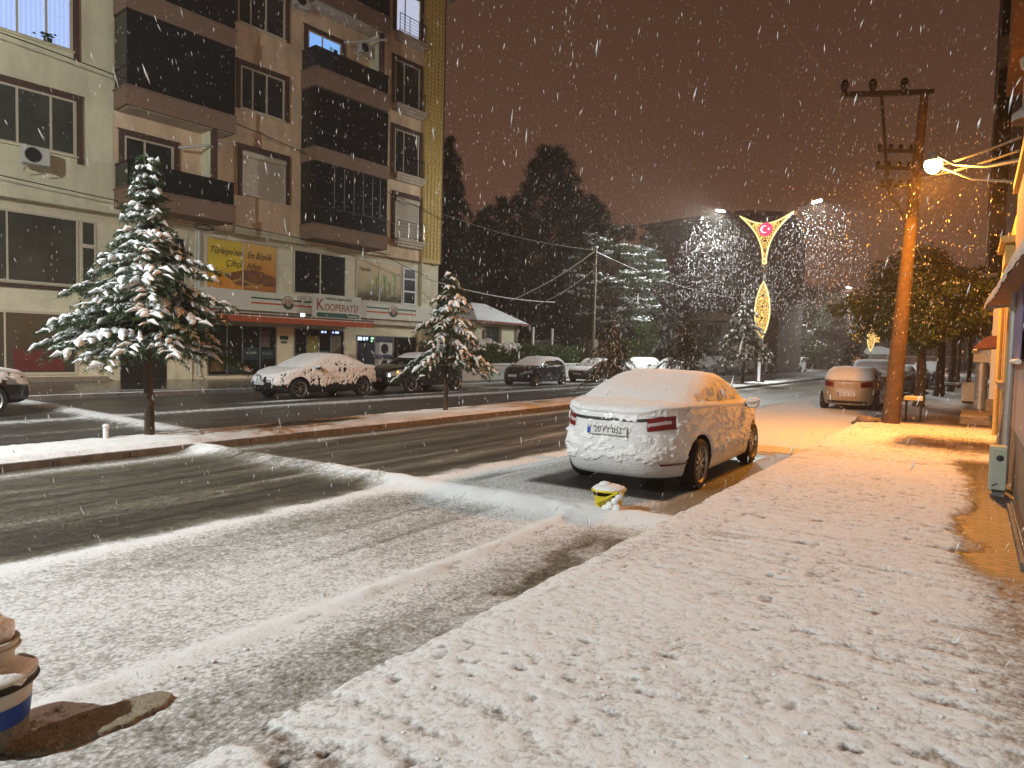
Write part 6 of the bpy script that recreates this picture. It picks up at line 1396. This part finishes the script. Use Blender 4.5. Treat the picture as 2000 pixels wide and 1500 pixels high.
m = MB(); m.box(.25, 5, 5.2, 8.1, 4.3, 8.6); m.build('upper_wall', [M['fascia']], t)
m = MB(); m.box(-.16, 5, 5.0, 8.2, 8.6, 15); m.build('upper_bay', [mat('orange_panel', (.30, .15, .06), .8, noise=.15)], t)
t = empty('balcony_column', (.33, 13.6, 5.55), 0, label='white moulded balcony column base high at the right edge', cat='column')
m = MB(); m.lathe([(.30, 0), (.30, .12), (.24, .16), (.17, .25), (.17, .8), (.22, .86), (.24, .98), (.15, 1.05), (.13, 3.6)], (.28, 0, 0), 16, 'z'); m.build('shaft', [mat('column_grey', (.42, .42, .43), .7)], t, smooth=True)
# white tubes (folded awning arms) sticking out at the top right
for (p0, p1, lb) in (((-.28, 13.6, 8.55), (.2, 13.2, 8.55), 'pale grey tube sticking out of the wall at the top right corner'), ((.33, 13.0, 7.75), (.6, 11.6, 7.0), 'second pale grey tube slanting down at the right edge')):
    m = MB(); m.tube([p0, p1], .055, 10); m.build('awning_arm', [M['plastic_w']], None, smooth=True, label=lb, cat='awning arm')
# red-brown little canopy
t = empty('door_canopy', (.50, 18.1, 2.03), 0, label='small red-brown sheet canopy over a doorway beyond the ochre house', cat='canopy')
m = MB(); m.prism([(-.52, 0), (-.30, .22), (0, .25), (0, .0), (-.50, -.05)], 'y', -.9, 1.2); m.build('sheet', [mat('red_brown_sheet', (.10, .032, .018), .6, noise=.3, bump=.3)], t)
m = MB(); m.box(-.53, -.46, -.9, 1.2, -.07, -.052); m.build('trim', [M['plastic_w']], t)
# tall dark building and grey shop fronts further on
t = empty('tall_building', (.78, 23.5, .15), 0, label='tall dark building with balcony edges behind the orange lamp', cat='building')
m = MB(); m.box(0, 8, 0, 30, 0, 24); m.build('wall', [mat('dark_brown_wall', (.085, .055, .035), .9, noise=.3, nscale=1)], t)
for f_ in range(6):
    q = MB(); q.box(-.55, 0, 10, 26, 3.6+f_*3.3, 4.6+f_*3.3); bl_ = q.build('balcony', [M['fascia'] if f_ % 2 else M['brown']], t)
    q = MB(); q.box(-.5, 0, 10.5, 25.5, 4.62+f_*3.3, 6.8+f_*3.3); q.build('balcony_glazing', [M['glass_black']], bl_)
q = MB(); q.tube([(-.12, 27, .2), (-.12, 27, 20)], .06, 8); q.build('downpipe', [M['concrete']], t)
q = MB(); q.box(-.14, 0, 0, 3.5, 2.9, 3.5); q.build('shop_sign', [M['plastic_w']], t)
t = empty('advert_column', (.22, 27.6, .15), 0, label='grey column with white square sign boxes beyond the red canopy', cat='column')
m = MB(); m.lathe([(.20, 0), (.18, .4), (.17, 3.6), (.001, 3.6)], (0, 0, 0), 16, 'z'); m.build('shaft', [M['galv']], t, smooth=True)
for z, s2 in ((1.55, .28), (3.1, .32), (3.9, .3)): m = MB(); m.box(-.25, .28, -.26, .1, z, z+s2*2); m.build('sign_box', [M['plastic_w']], t, bevel=.01)
t = empty('white_post', (.45, 24.0, .15), 0, label='narrow white door post under the red-brown canopy', cat='post'); m = MB(); m.box(-.06, .06, -.06, .06, 0, 3.6); m.build('shaft', [M['framew']], t); m = MB(); m.box(-.12, .12, -.12, .12, 0, .5); m.build('base', [M['concrete']], t)
t = empty('planter', (-.12, 30.5, .15), 0, label='small white planter box on the far right pavement', cat='planter'); m = MB(); m.box(-.22, .22, -.2, .2, .1, .8); m.build('box', [M['plastic_w']], t, bevel=.01); m = MB(); m.box(-.2, .2, -.18, .18, 0, .1); m.build('foot', [M['black']], t)
t = empty('bench', (-.55, 37.0, .15), 0, label='snow-topped bench on the far right pavement', cat='bench'); m = MB(); m.box(-.7, .7, -.25, .25, .42, .48); m.build('seat', [M['brown']], t); m = MB(); m.box(-.7, .7, -.25, .25, .482, .60); m.build('snow_cap', [M['snow']], t, bevel=.03)
for x in (-.55, .55): m = MB(); m.box(x-.05, x+.05, -.22, .22, 0, .42); m.build('leg', [M['dark_metal']], t)
t = empty('entrance_step', (.12, 21.3, .15), 0, label='raised stone entrance slab lit orange before the red-brown canopy', cat='step'); m = MB(); m.box(-.35, .6, -.9, 1.6, 0, .22); m.build('slab', [M['concrete']], t, bevel=.01); m = MB(); m.box(-.35, .6, -.95, -.9, 0, .18); m.build('riser', [M['stone']], t)
t = empty('street_side_house', (.6, 55, .15), 0, label='far row of shops closing the right side of the street', cat='building'); m = MB(); m.box(0, 9, 0, 60, 0, 8); m.build('wall', [wb], t)
for i in range(6): q = MB(); q.box(-.3, 0, 3+i*9, 9+i*9, 2.8, 3.3); q.build('shop_sign', [M['plastic_w']], t)
# ================================================================ SMALL THINGS IN THE FOREGROUND
YB = Vector((-3.12, 6.44, .045)); yel = mat('yellow_plastic', (.62, .50, .015), .4, noise=.1, nscale=6)
t = empty('yellow_bin', YB, R(12), label='battered yellow plastic tub with snow cap behind the white sedan', cat='bin')
m = MB(); n = 28
def sq(r, a, e=3.0): c, s_ = math.cos(a), math.sin(a); return (math.copysign(abs(c)**(2/e), c)*r, math.copysign(abs(s_)**(2/e), s_)*r)
prof = [(.118, 0), (.123, .02), (.150, .17), (.158, .215)]
rows = [[(*sq(r_, 2*math.pi*k/n), h) for k in range(n)] for r_, h in prof]
V = sum(rows, []); F = [(i*n+k, i*n+(k+1) % n, (i+1)*n+(k+1) % n, (i+1)*n+k) for i in range(3) for k in range(n) if not (i == 2 and 16 <= k <= 25)]
V += [(p[0]*.93, p[1]*.93, p[2]) for p in V]; N0 = 4*n; F += [tuple(N0+i for i in f_)[::-1] for f_ in list(F)]+[(k, N0+k, N0+(k+1) % n, (k+1) % n) for k in range(0)]
F.append(tuple(range(n))[::-1]); m.add(V, F); m.build('tub', [yel], t, smooth=True)
m = MB(); rim = [(*sq(.165, 2*math.pi*k/n), .225) for k in range(n+1)]; m.tube(rim, .013, 6, caps=False); m.build('rim', [yel], t, smooth=True)
m = MB(); m.bar((-.10, -.165, .10), (.14, -.165, .235), .035, .02); m.build('handle', [yel], t, bevel=.004)
m = MB(); m.blob((0, 0, .235), .172, flat=.28, seg=18, rings=9, jit=.07); m.blob((-.04, -.03, .275), .06, flat=.6, seg=10, rings=6); m.build('snow_cap', [M['snow']], t, smooth='all')
m = MB()
for (x, z, r_) in ((.05, .08, .05), (.10, .14, .042), (.0, .05, .04), (.12, .06, .05), (.14, .19, .04), (.09, .02, .05)): m.blob((x, -.14-.01*z, z), r_, flat=1, seg=10, rings=7, jit=.15)
m.build('snow_clump', [M['snow']], t, smooth='all')
# stacked paint buckets
def bucket(loc, r0, r1, h, label, body, lid_open=True, wob=0, tilt=0):
    t = empty('paint_bucket', loc, 0, label=label, cat='bucket', group=None); t.rotation_euler = (R(tilt), R(-tilt*.6), 0)
    m = MB(); m.lathe([(.001, .003), (r0*.97, .003), (r0, .012), (r0+(r1-r0)*.86, h*.86), (r0+(r1-r0)*.86+.012, h*.865), (r1+.006, h*.9), (r1+.012, h), (r1+.004, h+.004), (r1-.006, h-.002), (r1-.012, h*.86), (r0*.96, h*.12), (.001, h*.12)], (0, 0, 0), 48, 'z'); bd = m.build('shell', [body], t, smooth=True)
    m = MB(); m.tube([((r1+.012)*math.cos(a), (r1+.012)*math.sin(a), h*.88) for a in np.linspace(0, 6.283, 40)], .006, 6, caps=False); m.build('rim_bead', [M['black'] if wob else body], t)
    return t
wp = mat('dirty_white_plastic', (.50, .46, .38), .5, noise=.15, nscale=5, bump=.15)
BP = Vector((-3.30, 1.045, .03)); BP = Vector((-3.318, 1.035, .022))
b1 = bucket(BP, .150, .180, .30, 'large dirty white paint bucket with blue band at the bottom left corner', wp, wob=1)
m = MB(); a0_ = np.linspace(0, 6.283, 60)
def band(z0, z1, r0, r1, h, off): return [(r0+(r1-r0)*z0/h+off, z0), (r0+(r1-r0)*z1/h+off, z1)]
m.lathe(band(.10, .185, .150, .180, .30, .0012), (0, 0, 0), 48, 'z'); m.build('blue_band', [mat('band_blue', (.012, .05, .26), .45)], b1, smooth=True)
m = MB(); m.lathe(band(.0, .10, .150, .180, .30, .0008), (0, 0, 0), 48, 'z'); m.build('slush_spatter', [mat('slush_spatter', (.16, .14, .11), .8, noise=.5, nscale=40, bump=.5)], b1, smooth=True)
m = MB(); m.lathe([(.19, .255), (.193, .262), (.190, .285), (.186, .29)], (0, 0, 0), 48, 'z'); m.build('dark_rim', [mat('rim_grime', (.03, .03, .022), .7, noise=.4, nscale=20)], b1, smooth=True)
tx = text_mesh('P', .075, M['framew'], b1, (.1695*math.cos(-.35), .1695*math.sin(-.35), .145), (R(85), 0, R(90)-.35), 'lettering', .001)
m = MB(); m.blob((.02, .02, .285), .165, flat=.30, seg=18, rings=8, jit=.10); m.blob((.06, -.10, .285), .09, flat=.55, seg=12, rings=7, jit=.15); m.build('snow_fill', [M['snow']], b1, smooth='all')
b2 = bucket(BP+Vector((-.022, .012, .185)), .088, .105, .245, 'smaller white tub standing inside the large paint bucket, snow on top', wp, tilt=-2)
m = MB()
for i in range(7): z = .055+i*.017; m.prism([(-.05, z), (.03, z), (.03, z+.006), (-.05, z+.006)], 'y', -.004, .0)
lb_ = m.build('printed_lines', [mat('grey_print', (.20, .20, .18), .6)], b2); lb_.location = (.095*math.cos(-.55), .095*math.sin(-.55), 0); lb_.rotation_euler = (0, 0, R(90)-.55)
m = MB(); m.blob((-.01, 0, .27), .10, flat=.7, seg=16, rings=8, jit=.12); m.blob((.0, -.01, .315), .065, flat=.75, seg=12, rings=7, jit=.12); m.build('snow_cap', [M['snow']], b2, smooth='all')
# brown slush patch that also paints in the bucket's cast shadow
def slush(x, y): return 1-np.clip(((x+3.10-.12*(y-1.40))/.125)**2+((y-1.38)/.33)**2, 0, 1)
gx, gy = np.meshgrid(np.linspace(-3.45, -2.9, 60), np.linspace(1.0, 2.0, 90)); sl = slush(gx+.06*(fbm(gx*12, gy*12, 3, 3)-.5), gy+.1*(fbm(gx*8, gy*8, 3, 8)-.5))
Z = np.where(sl > .02, .030+.010*np.sqrt(np.maximum(sl, 0))+.012*fbm(gx*30, gy*30, 3, 4), -.02); V = np.stack([gx, gy, Z], -1).reshape(-1, 3); q = np.arange(89*59); i0 = (q//59)*60+q % 59
F = np.stack([i0, i0+1, i0+61, i0+60], -1); F = F[(Z.ravel()[F] > 0).sum(1) >= 2]
tag(mesh_np('shadow_slush_patch', V, F, None, [mat('brown_shadow_slush', (.27, .23, .165), .8, noise=.35, nscale=30, bump=.6, bscale=90)], True), kind='structure')
# white marker stub on the median
t = empty('marker_post', (-11.45, 5.25, .13), 0, label='short white marker stub in the snow left of the first cedar trunk', cat='post'); m = MB(); m.tube([(0, 0, 0), (0, 0, .2)], .04, 10); m.build('post', [M['framew']], t); m = MB(); m.blob((0, 0, .22), .055, flat=.6); m.build('snow_cap', [M['snow']], t, smooth='all')
# lime wash / snow plaster on the trunks turned to the wind
# ================================================================ FALLING SNOW AND THE AIR
g = np.random.default_rng(99)
def flakes(n, box, size, el, seed, pick=None):
    g = np.random.default_rng(seed); P = g.random((n, 3))*(np.array(box[1])-np.array(box[0]))+np.array(box[0])
    if pick is not None: P = P[pick(P, g)]
    n = len(P); fh = np.array([-math.sin(_y), math.cos(_y), 0])
    d = np.array([0, 0, -1.])+fh*.42; d = d+g.normal(size=(n, 3))*np.array([.16, .16, .02]); d /= np.linalg.norm(d, axis=1, keepdims=True)
    s = np.cross(d, g.normal(size=(n, 3))); s /= np.linalg.norm(s, axis=1, keepdims=True); t = np.cross(d, s)
    r = size*g.uniform(.45, 1.3, (n, 1)); L = r*el*g.uniform(.6, 1.4, (n, 1))
    V = np.stack([P-d*L, P+s*r, P+t*r, P-s*r, P-t*r, P+d*L], 1).reshape(-1, 3); b = np.arange(n)*6
    F = np.concatenate([np.stack([b, b+1+k, b+1+(k+1) % 4], -1) for k in range(4)]+[np.stack([b+5, b+1+(k+1) % 4, b+1+k], -1) for k in range(4)])
    return V, F
fx = lambda P, g: (np.linalg.norm(P-np.array([0, 0, 1.7]), axis=1) > 1.3)
sets = [flakes(5600, ((-7, .5, -.0), (1.2, 14, 8)), .0026, 8.5, 1, fx), flakes(16000, ((-26, 6, 0), (1, 50, 17)), .0052, 7.5, 2), flakes(15000, ((-32, 30, 0), (2, 110, 22)), .011, 5.0, 3)]
def cone(cx, cy, cz, rr, dn):
    return lambda P, g: (np.hypot(P[:, 0]-cx, P[:, 1]-cy) < rr*(.25+.75*np.clip((cz+.2-P[:, 2])/dn, 0, 1))) & (P[:, 2] < cz) & (np.linalg.norm(P-np.array([cx, cy, cz]), axis=1) > .9) & (g.random(len(P)) < np.clip(1.25-(cz-P[:, 2])/dn*.95, .1, 1))
sets += [flakes(9000, ((-18.5, 38.5, 4.5), (-9.5, 48.5, 10.9)), .018, 3.0, 4, cone(-13.85, 43.4, 10.8, 4.5, 6)),
         flakes(9000, ((-12.5, 38.5, 4.0), (-3.5, 48.5, 10.9)), .018, 3.0, 5, cone(-8.1, 43.4, 10.8, 4.6, 6.5)),
         flakes(3000, ((-14, 92, 5), (-3, 102, 10.9)), .04, 1.6, 6), flakes(2300, ((-3.6, 12.5, 2.2), (.4, 19.5, 8.2)), .0055, 4.5, 7, lambda P, g: (np.linalg.norm(P-np.array([-.86, 16, 5.6]), axis=1) > .35) & (g.random(len(P)) < .35+.65*np.exp(-np.linalg.norm(P-np.array([-.86, 16, 5.3]), axis=1)/1.2)))]
Vs = []; Fs = []; b = 0
for V, F in sets: Vs.append(V); Fs.append(F+b); b += len(V)
fm = mat('snowflake', (.85, .85, .85), .6)
tag(mesh_np('falling_snow', np.concatenate(Vs), np.concatenate(Fs), None, [fm]), 'snowflakes drifting down through the lamplight', 'falling snow', None, 'stuff')
m = MB(); m.box(-70, 45, -42, 205, -1.1, 27)
hz = bpy.data.materials.new('haze_air'); hz.use_nodes = True; nt = hz.node_tree; nt.nodes.clear(); o_ = N_(nt, 'ShaderNodeOutputMaterial'); v = N_(nt, 'ShaderNodeVolumePrincipled')
v.inputs['Color'].default_value = (.94, .83, .75, 1); v.inputs['Density'].default_value = HAZE; v.inputs['Anisotropy'].default_value = .35; nt.links.new(v.outputs[0], o_.inputs['Volume'])
m.build('haze', [hz], None, kind='stuff', label='pale snowy haze filling the street air', cat='haze')
